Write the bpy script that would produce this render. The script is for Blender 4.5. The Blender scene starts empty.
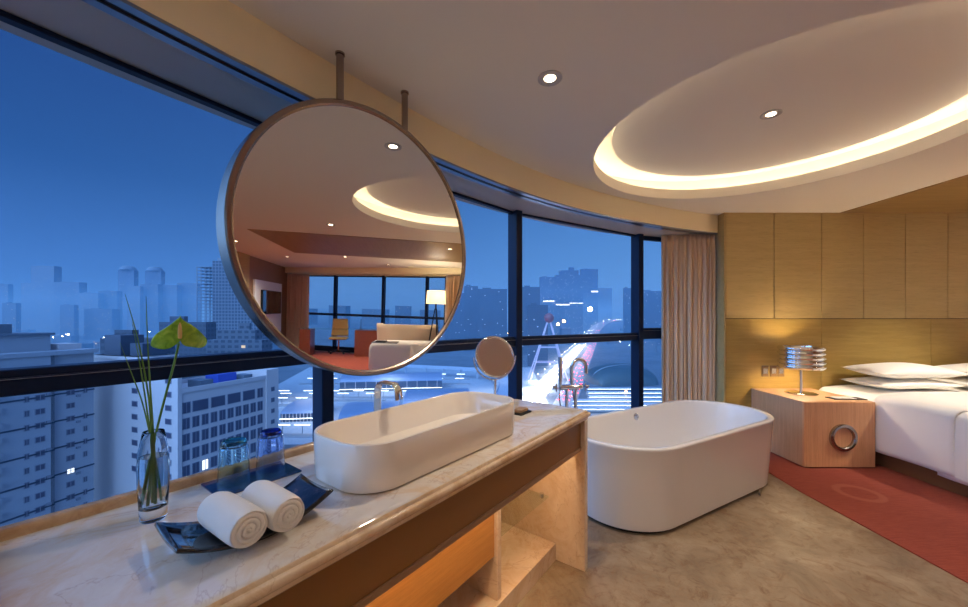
import bpy, bmesh, math, random
from mathutils import Vector, Matrix
random.seed(7)
S = bpy.context.scene
COL = S.collection
PI = math.pi
F = 371.0; CX = 484.0; HY = 319.0; EYE = 1.4

def at_h(px, py, z):                       # pixel measured on the photograph -> point at height z
    Y = F * (EYE - z) / (py - HY)
    return Vector(((px - CX) / F * Y, Y, z))

def at_y(px, py, Y):                       # pixel -> point at depth Y
    return Vector(((px - CX) / F * Y, Y, EYE + (HY - py) / F * Y))

# ------------------------------------------------------------------ object helpers
def tag(o, label=None, cat=None, group=None, kind=None):
    if label: o['label'] = label
    if cat: o['category'] = cat
    if group: o['group'] = group
    if kind: o['kind'] = kind
    return o

def empty(name, loc=(0, 0, 0), rz=0.0, label=None, cat=None, group=None, kind=None):
    o = bpy.data.objects.new(name, None)
    COL.objects.link(o)
    o.location = loc
    o.rotation_euler = (0, 0, rz)
    o.empty_display_size = 0.05
    return tag(o, label, cat, group, kind)

def copy_tree(o, parent=None):
    c = o.copy(); COL.objects.link(c)
    if parent is not None: c.parent = parent
    for ch in list(o.children): copy_tree(ch, c)
    return c

class MB:
    """collects vertices and faces of ONE mesh"""
    def __init__(s): s.v = []; s.f = []; s.m = []; s.uv = []
    def add(s, verts, faces, mi=0, uvs=None):
        b = len(s.v)
        s.v += [tuple(p) for p in verts]
        for i, f in enumerate(faces):
            s.f.append(tuple(b + k for k in f)); s.m.append(mi)
            s.uv.append(uvs[i] if uvs else None)
        return s
    def box(s, x0, x1, y0, y1, z0, z1, mi=0):
        v = [(x0,y0,z0),(x1,y0,z0),(x1,y1,z0),(x0,y1,z0),(x0,y0,z1),(x1,y0,z1),(x1,y1,z1),(x0,y1,z1)]
        return s.add(v, [(0,3,2,1),(4,5,6,7),(0,1,5,4),(1,2,6,5),(2,3,7,6),(3,0,4,7)], mi)
    def obox(s, c, ax, ay, az, hx, hy, hz, mi=0):      # oriented box
        c = Vector(c); ax = Vector(ax).normalized()*hx; ay = Vector(ay).normalized()*hy; az = Vector(az).normalized()*hz
        v = [c-ax-ay-az, c+ax-ay-az, c+ax+ay-az, c-ax+ay-az, c-ax-ay+az, c+ax-ay+az, c+ax+ay+az, c-ax+ay+az]
        return s.add(v, [(0,3,2,1),(4,5,6,7),(0,1,5,4),(1,2,6,5),(2,3,7,6),(3,0,4,7)], mi)
    def beam(s, a, b, w, h, mi=0, up=(0,0,1)):         # bar from a to b
        a = Vector(a); b = Vector(b); d = (b-a); L = d.length; d.normalize()
        side = d.cross(Vector(up))
        if side.length < 1e-5: side = Vector((1,0,0))
        side.normalize(); u2 = side.cross(d)
        return s.obox((a+b)/2, d, side, u2, L/2, w/2, h/2, mi)
    def loft(s, loops, cap0=True, cap1=True, mi=0, closed=True):
        n = len(loops[0]); b = len(s.v)
        for l in loops: s.v += [tuple(p) for p in l]
        for i in range(len(loops)-1):
            for j in range(n if closed else n-1):
                k = (j+1) % n
                s.f.append((b+i*n+j, b+i*n+k, b+(i+1)*n+k, b+(i+1)*n+j)); s.m.append(mi); s.uv.append(None)
        if cap0: s.f.append(tuple(b+j for j in reversed(range(n)))); s.m.append(mi); s.uv.append(None)
        if cap1: s.f.append(tuple(b+(len(loops)-1)*n+j for j in range(n))); s.m.append(mi); s.uv.append(None)
        return s
    def lathe(s, prof, n=32, c=(0,0,0), mi=0, cap0=False, cap1=False, fl=None):
        loops = []
        for r, z in prof:
            r = max(r, 1e-4)
            loops.append([(c[0]+r*(1+(fl(j/n*2*PI, z) if fl else 0))*math.cos(j/n*2*PI), c[1]+r*(1+(fl(j/n*2*PI, z) if fl else 0))*math.sin(j/n*2*PI), c[2]+z) for j in range(n)])
        return s.loft(loops, cap0, cap1, mi)
    def prism(s, poly, z0, z1, mi=0):
        return s.loft([[(x,y,z0) for x,y in poly], [(x,y,z1) for x,y in poly]], True, True, mi)
    def tube(s, pts, r, n=10, mi=0, cap=True, flat=1.0, up=(0,0,1)):
        pts = [Vector(p) for p in pts]; loops = []
        N = len(pts)
        u = None
        for i, p in enumerate(pts):
            d = (pts[min(i+1,N-1)] - pts[max(i-1,0)]).normalized()
            if u is None:
                u = d.cross(Vector(up))
                if u.length < 1e-4: u = d.cross(Vector((1,0,0)))
                u.normalize()
            else:
                u = (u - d*u.dot(d)).normalized()
            w = d.cross(u)
            rr = r[i] if isinstance(r, (list, tuple)) else r
            loops.append([p + u*math.cos(k/n*2*PI)*rr + w*math.sin(k/n*2*PI)*rr*flat for k in range(n)])
        return s.loft(loops, cap, cap, mi)
    def torus(s, R, r, c=(0,0,0), n=48, k=10, ax='z', mi=0, rz=None):
        vs = []; fs = []
        for i in range(n):
            a = i/n*2*PI
            for j in range(k):
                b = j/k*2*PI
                q = ((R+r*math.cos(b))*math.cos(a), (R+r*math.cos(b))*math.sin(a), (rz or r)*math.sin(b))
                if ax == 'y': q = (q[0], q[2], q[1])
                if ax == 'x': q = (q[2], q[0], q[1])
                vs.append((c[0]+q[0], c[1]+q[1], c[2]+q[2]))
        for i in range(n):
            for j in range(k):
                fs.append((i*k+j, ((i+1)%n)*k+j, ((i+1)%n)*k+(j+1)%k, i*k+(j+1)%k))
        return s.add(vs, fs, mi)
    def grid(s, fn, nu, nv, mi=0, cu=False):
        b = len(s.v)
        for i in range(nu+1):
            for j in range(nv+1): s.v.append(tuple(fn(i/nu, j/nv)))
        for i in range(nu):
            for j in range(nv):
                s.f.append((b+i*(nv+1)+j, b+(i+1)*(nv+1)+j, b+(i+1)*(nv+1)+j+1, b+i*(nv+1)+j+1)); s.m.append(mi); s.uv.append(None)
        return s
    def build(s, name, mat, parent=None, smooth=None, bevel=0.0, bseg=2, solid=0.0, sub=0, org=None, merge=True):
        me = bpy.data.meshes.new(name)
        v = s.v
        if org is not None: v = [(p[0]-org[0], p[1]-org[1], p[2]-org[2]) for p in v]
        me.from_pydata(v, [], s.f)
        mats = mat if isinstance(mat, (list, tuple)) else [mat]
        for m in mats: me.materials.append(m)
        for p, mi in zip(me.polygons, s.m): p.material_index = mi
        if any(u is not None for u in s.uv):
            ul = me.uv_layers.new(name='UVMap')
            for p, u in zip(me.polygons, s.uv):
                if u:
                    for li, q in zip(p.loop_indices, u): ul.data[li].uv = q
        bm = bmesh.new(); bm.from_mesh(me)
        if merge and not any(u is not None for u in s.uv): bmesh.ops.remove_doubles(bm, verts=bm.verts, dist=1e-6)
        bmesh.ops.recalc_face_normals(bm, faces=bm.faces)
        if bevel > 0:
            es = [e for e in bm.edges if len(e.link_faces) == 2 and e.calc_face_angle(0) > 0.6]
            bmesh.ops.bevel(bm, geom=es, offset=bevel, segments=bseg, profile=0.5, affect='EDGES', clamp_overlap=True)
        bm.to_mesh(me); bm.free()
        o = bpy.data.objects.new(name, me); COL.objects.link(o)
        if smooth is not None:
            for p in me.polygons: p.use_smooth = True
            me.set_sharp_from_angle(angle=math.radians(smooth))
        if solid:
            md = o.modifiers.new('solid', 'SOLIDIFY'); md.thickness = solid; md.offset = 0
        if sub:
            md = o.modifiers.new('sub', 'SUBSURF'); md.levels = sub; md.render_levels = sub
        if parent is not None: o.parent = parent
        return o

def rrect(cx, cy, hx, hy, r, z, n=8):
    r = max(min(r, hx-1e-4, hy-1e-4), 1e-4); out = []
    for (sx, sy, a0) in ((1,1,0), (-1,1,PI/2), (-1,-1,PI), (1,-1,1.5*PI)):
        for k in range(n+1):
            a = a0 + k/n*PI/2
            out.append((cx+sx*(hx-r)+r*math.cos(a), cy+sy*(hy-r)+r*math.sin(a), z))
    return out

def smooth_path(P, k=8):
    out = []
    for i in range(len(P)-1):
        p0 = P[max(i-1,0)]; p1 = P[i]; p2 = P[i+1]; p3 = P[min(i+2,len(P)-1)]
        for j in range(k):
            t = j/k
            out.append(tuple(0.5*((2*b)+(-a+c)*t+(2*a-5*b+4*c-d)*t*t+(-a+3*b-3*c+d)*t**3) for a,b,c,d in zip(p0,p1,p2,p3)))
    out.append(tuple(P[-1])); return out

# ------------------------------------------------------------------ material helpers
def lin(c):
    f = lambda x: x/12.92 if x <= 0.04045 else ((x+0.055)/1.055)**2.4
    return tuple(f(x/255.0) for x in c) + (1.0,)

def setp(b, **k):
    for n, val in k.items():
        n = n.replace('_', ' ')
        if n in b.inputs: b.inputs[n].default_value = val

def mat(name, col=(128,128,128), rough=0.5, metal=0.0, **k):
    m = bpy.data.materials.new(name); m.use_nodes = True
    b = m.node_tree.nodes['Principled BSDF']
    b.inputs['Base Color'].default_value = lin(col); b.inputs['Roughness'].default_value = rough; b.inputs['Metallic'].default_value = metal
    setp(b, **k)
    return m

class NT:
    def __init__(s, m): s.t = m.node_tree; s.n = s.t.nodes; s.l = s.t.links; s.b = s.n.get('Principled BSDF')
    def new(s, typ, **k):
        n = s.n.new(typ)
        for a, v in k.items():
            if a.startswith('i_'):
                key = a[2:]
                key = int(key) if key.isdigit() else key.replace('_', ' ')
                n.inputs[key].default_value = v
            else: setattr(n, a, v)
        return n
    def link(s, a, b): s.l.new(a, b)
    def ramp(s, fac, stops, interp='LINEAR'):
        r = s.n.new('ShaderNodeValToRGB'); r.color_ramp.interpolation = interp
        e = r.color_ramp.elements
        while len(e) < len(stops): e.new(0.5)
        for q, (p, c) in zip(e, stops): q.position = p; q.color = c
        s.link(fac, r.inputs[0]); return r.outputs[0]
    def math(s, op, a, b=None):
        n = s.n.new('ShaderNodeMath'); n.operation = op
        for i, x in enumerate((a, b)):
            if x is None: continue
            if isinstance(x, (int, float)): n.inputs[i].default_value = x
            else: s.link(x, n.inputs[i])
        return n.outputs[0]
    def mix(s, fac, a, b):
        n = s.n.new('ShaderNodeMix'); n.data_type = 'RGBA'
        for sock, x in ((n.inputs[0], fac), (n.inputs[6], a), (n.inputs[7], b)):
            if isinstance(x, (int, float, tuple)): sock.default_value = x
            else: s.link(x, sock)
        return n.outputs[2]
    def obj(s, scale=(1,1,1), rot=(0,0,0)):
        tc = s.n.new('ShaderNodeTexCoord'); mp = s.n.new('ShaderNodeMapping')
        mp.inputs['Scale'].default_value = scale; mp.inputs['Rotation'].default_value = rot
        s.link(tc.outputs['Object'], mp.inputs['Vector']); return mp.outputs[0]
    def noise(s, vec, scale=5, detail=4, rough=0.5, dist=0.0):
        n = s.new('ShaderNodeTexNoise'); n.inputs['Scale'].default_value = scale; n.inputs['Detail'].default_value = detail
        n.inputs['Roughness'].default_value = rough; n.inputs['Distortion'].default_value = dist
        if vec is not None: s.link(vec, n.inputs['Vector'])
        return n.outputs['Fac']
    def bump(s, h, strength=0.3, dist=0.01):
        b = s.new('ShaderNodeBump'); b.inputs['Strength'].default_value = strength; b.inputs['Distance'].default_value = dist
        s.link(h, b.inputs['Height']); s.link(b.outputs[0], s.b.inputs['Normal'])

def emis(name, col, strength):
    m = bpy.data.materials.new(name); m.use_nodes = True
    t = m.node_tree; t.nodes.remove(t.nodes['Principled BSDF'])
    e = t.nodes.new('ShaderNodeEmission'); e.inputs[0].default_value = lin(col); e.inputs[1].default_value = strength
    t.links.new(e.outputs[0], t.nodes['Material Output'].inputs[0]); return m

def marble(name, base, cloud, tan, vein, rough=0.07, sc=1.0, tanamt=(0.46, 0.74), vs_=0.10, ior_=0.0):
    m = mat(name, base, rough, IOR=1.5+ior_); q = NT(m); v = q.obj((sc, sc, sc))
    n1 = q.noise(v, 3.2, 5, 0.6, 0.6)
    c = q.ramp(n1, [(0.35, lin(base)), (0.6, lin(cloud))])
    n2 = q.noise(v, 5.5, 6, 0.65, 1.2)
    t = q.ramp(n2, [(tanamt[0], (0,0,0,1)), (tanamt[1], (1,1,1,1))])
    c = q.mix(t, c, lin(tan))
    n3 = q.noise(v, 4.0, 8, 0.6, 2.2)
    d = q.math('ABSOLUTE', q.math('SUBTRACT', n3, 0.5))
    vv = q.ramp(d, [(0.0, (vs_,vs_,vs_,1)), (0.02, (0,0,0,1))])
    c = q.mix(vv, c, lin(vein))
    n4 = q.noise(v, 1.6, 6, 0.6, 1.6)
    d2 = q.math('ABSOLUTE', q.math('SUBTRACT', n4, 0.5))
    v2 = q.ramp(d2, [(0.0, (0.28,0.28,0.28,1)), (0.008, (0,0,0,1))])
    c = q.mix(v2, c, lin((150, 105, 85)))
    q.link(c, q.b.inputs['Base Color']); return m

def wood(name, c1, c2, rough=0.4, stretch=(1.2, 22, 22), sc=3.0, coat=0.0):
    m = mat(name, c1, rough, Coat_Weight=coat, Coat_Roughness=0.15); q = NT(m); v = q.obj(stretch)
    n1 = q.noise(v, sc, 6, 0.6, 0.3)
    c = q.ramp(n1, [(0.3, lin(c1)), (0.7, lin(c2))])
    n2 = q.noise(v, sc*4, 3, 0.7)
    c = q.mix(q.ramp(n2, [(0.5, (0,0,0,1)), (0.75, (0.35,0.35,0.35,1))]), c, lin(tuple(int(x*0.72) for x in c1)))
    q.link(c, q.b.inputs['Base Color']); return m

def fabric(name, col, rough=0.9, scale=300, strength=0.15, sheen=0.2):
    m = mat(name, col, rough, Sheen_Weight=sheen); q = NT(m)
    q.bump(q.noise(q.obj(), scale, 2, 0.6), strength, 0.003); return m

M = {}
M['marble'] = marble('cream_marble', (228,221,212), (212,202,190), (208,176,138), (186,150,120), 0.045, ior_=0.45)
M['marble_trim'] = marble('ochre_marble', (182,148,112), (194,164,130), (154,114,78), (146,110,80), 0.15, 1.6)
M['marble_edge'] = marble('tan_edge_marble', (216,186,150), (222,198,168), (192,152,110), (170,130,92), 0.12, 1.4)
M['marble_side'] = marble('pale_marble', (226,206,184), (214,190,164), (204,172,138), (186,150,118), 0.2, 1.2)
M['lacquer'] = mat('brown_lacquer', (130,84,28), 0.38, Coat_Weight=0.2, Coat_Roughness=0.25)
M['orange_wood'] = wood('golden_wood_veneer', (190,128,62), (206,146,78), 0.4)
M['oak_h'] = wood('oak_horizontal', (162,134,66), (180,152,84), 0.42, (0.9, 14, 14), 2.2)
M['oak_v'] = wood('oak_upper', (186,162,106), (198,174,118), 0.45, (0.9, 10, 10), 2.0)
M['oak_canopy'] = wood('oak_ceiling', (150,118,68), (166,134,82), 0.45, (0.9, 14, 14), 2.0)
M['night_v'] = wood('bedside_veneer', (214,156,110), (230,178,132), 0.4, (26, 26, 1.0), 2.4)
M['night_side'] = wood('bedside_side_veneer', (200,156,118), (216,174,136), 0.45, (26, 26, 1.0), 2.4)
M['groove'] = mat('dark_groove', (60,40,20), 0.8)
M['redwood'] = wood('red_brown_wood', (110,52,30), (132,66,38), 0.35, (1, 14, 14), 2.0, 0.2)
M['ceil'] = mat('warm_white_paint', (238,231,216), 0.75)
M['bulk'] = mat('cream_paint', (242,228,190), 0.6)
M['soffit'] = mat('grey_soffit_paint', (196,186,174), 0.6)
M['wallpaint'] = mat('beige_wall_paint', (222,210,196), 0.7)
M['alu'] = mat('anodised_aluminium', (150,158,168), 0.28, 1.0)
M['frame'] = mat('dark_window_frame', (22,34,58), 0.4, 0.0, Specular_IOR_Level=0.2)
M['frame_light'] = mat('brushed_window_strip', (170,176,184), 0.35, 1.0)
M['steel'] = mat('brushed_steel', (176,170,162), 0.22, 1.0)
M['bronze'] = mat('bronze_steel', (164,148,134), 0.25, 1.0)
M['chrome'] = mat('chrome', (226,228,230), 0.06, 1.0)
M['mirror'] = mat('mirror_silver', (236,236,234), 0.0, 1.0)
M['ceramic'] = mat('white_ceramic', (238,226,212), 0.12, 0.0, Coat_Weight=0.4, Coat_Roughness=0.05)
M['acrylic'] = mat('white_tub_acrylic', (234,230,226), 0.16, 0.0, Coat_Weight=0.4, Coat_Roughness=0.06)
M['black'] = mat('black_plastic', (16,16,18), 0.4)
M['white_gloss'] = mat('white_gloss', (236,236,236), 0.3)
M['bed'] = fabric('white_bed_linen', (240,236,230), 0.85, 180, 0.08)
M['sheet'] = fabric('ivory_sheet', (248,245,238), 0.85, 180, 0.08)
M['leather'] = mat('brown_bed_base', (128,86,52), 0.5)
M['curt'] = fabric('taupe_curtain', (226,196,164), 0.85, 240, 0.12, 0.3)
m = bpy.data.materials.new('lamp_shade_cloth'); m.use_nodes = True; t = m.node_tree; t.nodes.remove(t.nodes['Principled BSDF'])
td = t.nodes.new('ShaderNodeBsdfDiffuse'); td.inputs[0].default_value = lin((250,238,216)); tt_ = t.nodes.new('ShaderNodeBsdfTranslucent'); tt_.inputs[0].default_value = lin((252,240,218))
tm = t.nodes.new('ShaderNodeMixShader'); tm.inputs[0].default_value = 0.65; t.links.new(td.outputs[0], tm.inputs[1]); t.links.new(tt_.outputs[0], tm.inputs[2]); t.links.new(tm.outputs[0], t.nodes['Material Output'].inputs[0]); M['shade'] = m
M['sofa'] = fabric('beige_sofa_fabric', (206,184,158))
M['chair'] = mat('mustard_leather', (206,172,104), 0.5)
M['green'] = mat('stem_green', (88,128,42), 0.4)
M['led'] = emis('warm_led_strip', (255,240,212), 10.0)
M['led_under'] = emis('warm_under_counter_led', (255,222,176), 40.0)
M['bulb'] = emis('warm_bulb', (255,222,176), 230.0); M['bulb_floor'] = emis('floor_lamp_bulb', (255,222,176), 30.0)
M['lens'] = emis('downlight_lens', (255,232,196), 20.0)
M['screen'] = mat('dark_tv_screen', (120,124,130), 0.03, 1.0)

def glassmat(name, col, rough=0.0, ior=1.45):
    return mat(name, col, rough, 0.0, Transmission_Weight=1.0, IOR=ior)
M['glass'] = glassmat('clear_glass', (246,250,252))
M['water'] = glassmat('water', (240,248,252), 0.0, 1.33)
M['glass_cyan'] = glassmat('cyan_glass', (222,246,250), 0.0, 1.35)
M['glass_blue'] = glassmat('blue_glass', (216,230,254), 0.0, 1.35)
M['foot_cyan'] = glassmat('cyan_glass_foot', (90,196,220), 0.05)
M['foot_blue'] = glassmat('blue_glass_foot', (60,96,220), 0.05)
m = bpy.data.materials.new('greenish_shelf_glass'); m.use_nodes = True; t = m.node_tree; t.nodes.remove(t.nodes['Principled BSDF'])
ta = t.nodes.new('ShaderNodeBsdfTransparent'); ta.inputs[0].default_value = (0.94,0.98,0.955,1); tg = t.nodes.new('ShaderNodeBsdfGlossy'); tg.inputs[1].default_value = 0.02
tm = t.nodes.new('ShaderNodeMixShader'); tm.inputs[0].default_value = 0.10; t.links.new(ta.outputs[0], tm.inputs[1]); t.links.new(tg.outputs[0], tm.inputs[2]); t.links.new(tm.outputs[0], t.nodes['Material Output'].inputs[0]); M['glass_shelf'] = m
M['glass_tray'] = mat('dark_blue_glass', (28,62,104), 0.12, 0.0, Coat_Weight=0.5)
# window panes: clear, colourless
m = bpy.data.materials.new('window_pane'); m.use_nodes = True
t = m.node_tree; t.nodes.remove(t.nodes['Principled BSDF']); tb = t.nodes.new('ShaderNodeBsdfTransparent')
tb.inputs[0].default_value = (1,1,1,1); t.links.new(tb.outputs[0], t.nodes['Material Output'].inputs[0]); M['pane'] = m

# polished stone floor
m = mat('beige_stone_floor', (190,160,126), 0.42); q = NT(m); v = q.obj()
c = q.ramp(q.noise(v, 2.6, 8, 0.68, 0.8), [(0.3, lin((120,98,76))), (0.68, lin((176,156,130)))])
n2 = q.noise(v, 9, 6, 0.7, 1.5)
c = q.mix(q.ramp(n2, [(0.5, (0,0,0,1)), (0.68, (0.75,0.75,0.75,1))]), c, lin((122,88,58)))
d = q.math('ABSOLUTE', q.math('SUBTRACT', q.noise(v, 3.0, 9, 0.65, 2.5), 0.5))
c = q.mix(q.ramp(d, [(0, (0.4,0.4,0.4,1)), (0.02, (0,0,0,1))]), c, lin((150,112,76)))
q.link(c, q.b.inputs['Base Color']); M['floor'] = m
# carpet with faint ring motif
m = mat('rust_red_carpet', (150,66,48), 0.95, 0.0, Sheen_Weight=0.05); q = NT(m); v = q.obj()
sp = q.new('ShaderNodeSeparateXYZ'); q.link(v, sp.inputs[0])
fx = q.math('SUBTRACT', q.math('FLOORED_MODULO', q.math('SUBTRACT', sp.outputs[0], 2.30), 1.4), 0.7)
fy = q.math('SUBTRACT', q.math('FLOORED_MODULO', q.math('SUBTRACT', sp.outputs[1], 2.27), 1.4), 0.7)
rr = q.math('SQRT', q.math('ADD', q.math('MULTIPLY', fx, fx), q.math('MULTIPLY', fy, fy)))
ring = q.ramp(q.math('ABSOLUTE', q.math('SUBTRACT', rr, 0.135)), [(0.0, (0.55,0.55,0.55,1)), (0.022, (0.45,0.45,0.45,1)), (0.03, (0,0,0,1))])
nz = q.noise(q.obj((3, 40, 40)), 4, 4, 0.7)
c = q.ramp(nz, [(0.3, lin((136,50,34))), (0.7, lin((168,78,54)))])
c = q.mix(ring, c, lin((186,106,80)))
q.link(c, q.b.inputs['Base Color']); q.bump(q.noise(v, 260, 2, 0.7), 0.5, 0.004); M['carpet'] = m
# terry cloth
m = mat('terry_cloth', (238,232,224), 0.95, 0.0, Sheen_Weight=0.4); q = NT(m)
q.bump(q.noise(q.obj(), 420, 3, 0.7), 0.7, 0.004); M['terry'] = m
# smoky streaked dish glass
m = mat('black_streaked_dish', (16,18,24), 0.06, 0.0, Coat_Weight=0.6); q = NT(m)
n1 = q.noise(q.obj((4, 16, 30), (0, 0, 0.2)), 1.6, 5, 0.6, 0.8)
q.link(q.ramp(n1, [(0.45, lin((10,11,15))), (0.58, lin((44,40,44))), (0.66, lin((84,66,60))), (0.74, lin((18,20,26)))]), q.b.inputs['Base Color']); M['dish'] = m
# anthurium spathe
m = mat('spathe_green', (120,170,30), 0.25, 0.0, Coat_Weight=0.4); q = NT(m)
n1 = q.noise(q.obj((1,1,1)), 38, 4, 0.6, 0.6)
q.link(q.ramp(n1, [(0.3, lin((84,136,14))), (0.6, lin((150,190,44))), (0.8, lin((190,206,80)))]), q.b.inputs['Base Color']); M['spathe'] = m

# ------------------------------------------------------------------ room plan (world: X right, Y away, Z up)
GL = [(-2.727,-2.78), (-2.51,-1.012), (-1.901,0.661), (-0.945,2.162), (0.279,3.45), (1.80,4.39), (3.473,5.0)]
FAR0 = Vector((7.6, 4.9)); FAR1 = Vector((11.2, -2.6))
CEIL = EYE + 1.19; SOF = EYE + 0.99; GT = EYE + 0.97
room_poly = GL + [(7.6,4.9), (11.2,-2.6), (11.2,-4.0), (-2.8,-4.0)]

def struct(o): o['kind'] = 'structure'; return o

# floor
mb = MB(); mb.loft([[(x,y,-0.02) for x,y in room_poly], [(x,y,0) for x,y in room_poly]])
struct(mb.build('floor', M['floor']))
cp = [(2.56,-1.70), (10.6,-1.70), (7.55,4.15), (2.72,4.15), (2.66,3.9), (2.60,3.5), (2.56,3.0)]
tag(MB().prism(cp, 0.0, 0.008).build('carpet', M['carpet']), 'rust red carpet with a faint ring motif beside the bed', 'carpet')

# ceiling with a round opening
RC = Vector((1.945, 2.515)); RR = 1.155
def ray_poly(c, a, poly):
    d = Vector((math.cos(a), math.sin(a))); best = None
    for i in range(len(poly)):
        p = Vector(poly[i]); e = Vector(poly[(i+1) % len(poly)]) - p
        den = d.x*e.y - d.y*e.x
        if abs(den) < 1e-9: continue
        w = p - c
        t = (w.x*e.y - w.y*e.x)/den; s = (w.x*d.y - w.y*d.x)/den
        if t > 0 and -1e-6 <= s <= 1+1e-6 and (best is None or t < best): best = t
    return c + d*best
angs = sorted([i/96*2*PI - PI for i in range(96)] + [math.atan2(y-RC.y, x-RC.x) for x, y in room_poly])
inner = [(RC.x+RR*math.cos(a), RC.y+RR*math.sin(a), CEIL) for a in angs]
outer = [(*ray_poly(RC, a, room_poly), CEIL) for a in angs]
mb = MB(); mb.loft([outer, inner], False, False)
ceil = struct(mb.build('ceiling', M['ceil']))
c3 = (RC.x, RC.y, 0)
mb = MB()
mb.lathe([(RR, CEIL), (RR, CEIL+0.09), (RR+0.025, CEIL+0.09), (RR+0.025, CEIL+0.045), (1.40, CEIL+0.045), (1.40, CEIL+0.26), (0.0, CEIL+0.26)], 96, c3)
rec = struct(mb.build('ceiling_recess', mat('cove_paint', (244,236,222), 0.7), smooth=30))
mb = MB(); mb.lathe([(0.0, EYE+1.36), (1.02, EYE+1.36), (1.02, EYE+1.385), (0.92, EYE+1.40), (0.92, CEIL+0.259)], 96, c3)
struct(mb.build('ceiling_disc', M['ceil'], smooth=30))
mb = MB(); mb.lathe([(1.30, CEIL+0.05), (1.325, CEIL+0.05), (1.325, CEIL+0.075), (1.30, CEIL+0.075), (1.30, CEIL+0.05)], 96, (0,0,0))
o = mb.build('cove_light', M['led'], smooth=30); o.location = (RC.x, RC.y, 0)
tag(o, 'warm glowing strip hidden in the round ceiling recess', 'light')

# wood clad ceiling over the bed
struct(MB().box(3.985, 6.5, -0.45, 4.17, CEIL-0.008, CEIL+0.03).build('ceiling_wood_panel', M['oak_canopy']))

# bulkhead, soffit and blind tracks along the curved facade
def offs(d):
    out = []
    for i, p in enumerate(GL):
        a = Vector(GL[max(i-1,0)]); b = Vector(GL[min(i+1,len(GL)-1)]); e = (b-a).normalized()
        out.append((p[0]+e.y*d, p[1]-e.x*d))
    return out
def ribbon(name, d0, z0, d1, z1, m, solid=0.0, clipx=None):
    A = smooth_path(offs(d0)); B = smooth_path(offs(d1))
    mb = MB(); mb.loft([[(x,y,z0) for x,y in A], [(x,y,z1) for x,y in B]], False, False, closed=False)
    return struct(mb.build(name, m, smooth=40))
ribbon('trim_1', 0.45, SOF, 0.45, CEIL+0.01, M['bulk'])
ribbon('trim_2', -0.07, SOF, 0.45, SOF, M['soffit'])
def rail_strip(name, d0, d1, z0, z1, m):
    L = [smooth_path(offs(d)) for d in (d0, d1)]
    mb = MB()
    lo = [[(x,y,z0) for x,y in L[0]], [(x,y,z0) for x,y in L[1]], [(x,y,z1) for x,y in L[1]], [(x,y,z1) for x,y in L[0]], [(x,y,z0) for x,y in L[0]]]
    mb.loft(lo, False, False, closed=False)
    return struct(mb.build(name, m, smooth=40))
rail_strip('trim_3', 0.412, 0.449, SOF-0.012, SOF-0.001, M['alu'])
rail_strip('trim_4', 0.345, 0.382, SOF-0.010, SOF-0.001, M['alu'])
rail_strip('trim_5', 0.382, 0.412, SOF-0.003, SOF-0.001, M['black'])

# curved glazing, one window per bay
RAIL_T = EYE - 0.162
def bay(name, p, q, railz=RAIL_T, railh=0.085, top=GT, first=False):
    p = Vector(p); q = Vector(q); e = (q-p).normalized(); nrm = Vector((e.y, -e.x)); L = (q-p).length
    mb = MB()
    def bar(s0, s1, n0, n1, z0, z1, mi=0):
        c = p + e*(s0+s1)/2 + nrm*(n0+n1)/2
        mb.obox((c.x, c.y, (z0+z1)/2), (e.x,e.y,0), (nrm.x,nrm.y,0), (0,0,1), (s1-s0)/2, (n1-n0)/2, (z1-z0)/2, mi)
    bar(0, L, -0.02, 0.022, top, SOF)                         # head
    bar(0, L, -0.04, 0.05, railz-railh, railz)                # transom
    bar(0, L, 0.05, 0.062, railz-0.034, railz-0.026, 1)       # bright strip on the transom
    bar(0, L, -0.05, 0.06, 0.0, 0.16)                         # sill
    bar(-0.034, 0.034, -0.05, 0.085, 0.0, SOF)                # mullion
    o = struct(mb.build(name, [M['frame'], M['frame_light']], bevel=0.003, bseg=1))
    pm = MB()
    for z0, z1 in ((0.16, railz-railh), (railz, top)):
        a = p + e*0.03; b = q - e*0.03
        pm.add([(a.x,a.y,z0), (b.x,b.y,z0), (b.x,b.y,z1), (a.x,a.y,z1)], [(0,1,2,3)])
    pm.build('pane', M['pane'], o)
    return o
for i in range(6):
    bay('window_%d' % (i+1), GL[i], GL[i+1], RAIL_T if i < 5 else RAIL_T+0.055, 0.085 if i < 5 else 0.13, GT if i < 5 else GT-0.03)
fe = (FAR1-FAR0).normalized()
def farp(s): return tuple(FAR0 + fe*s)
# stations along the far facade (measured in the mirror)
st = [1.95, 2.55, 3.96, 5.62, 7.2]
for i in range(len(st)-1):
    bay('window_%d' % (i+7), farp(st[i]), farp(st[i+1]), 1.20, 0.07, 2.35)
def far_bar(name, s0, s1, n0, n1, z0, z1, m):
    nr = Vector((fe.y, -fe.x)); c = FAR0 + fe*(s0+s1)/2 + nr*(n0+n1)/2
    return struct(MB().obox((c.x,c.y,(z0+z1)/2), (fe.x,fe.y,0), (nr.x,nr.y,0), (0,0,1), (s1-s0)/2, abs(n1-n0)/2, (z1-z0)/2).build(name, m))
far_bar('wall_far', 0.0, 1.95, 0.02, 0.1, 0, CEIL, M['wallpaint'])
far_bar('wall_far_corner', 7.2, 8.32, 0.02, 0.1, 0, CEIL, M['wallpaint'])
far_bar('wall_far_head', 1.95, 7.2, -0.05, 0.06, 2.385, CEIL+0.01, M['bulk'])
far_bar('wall_far_beam', 0.6, 8.2, 0.35, 0.45, 2.42, CEIL+0.01, M['bulk'])


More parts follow.
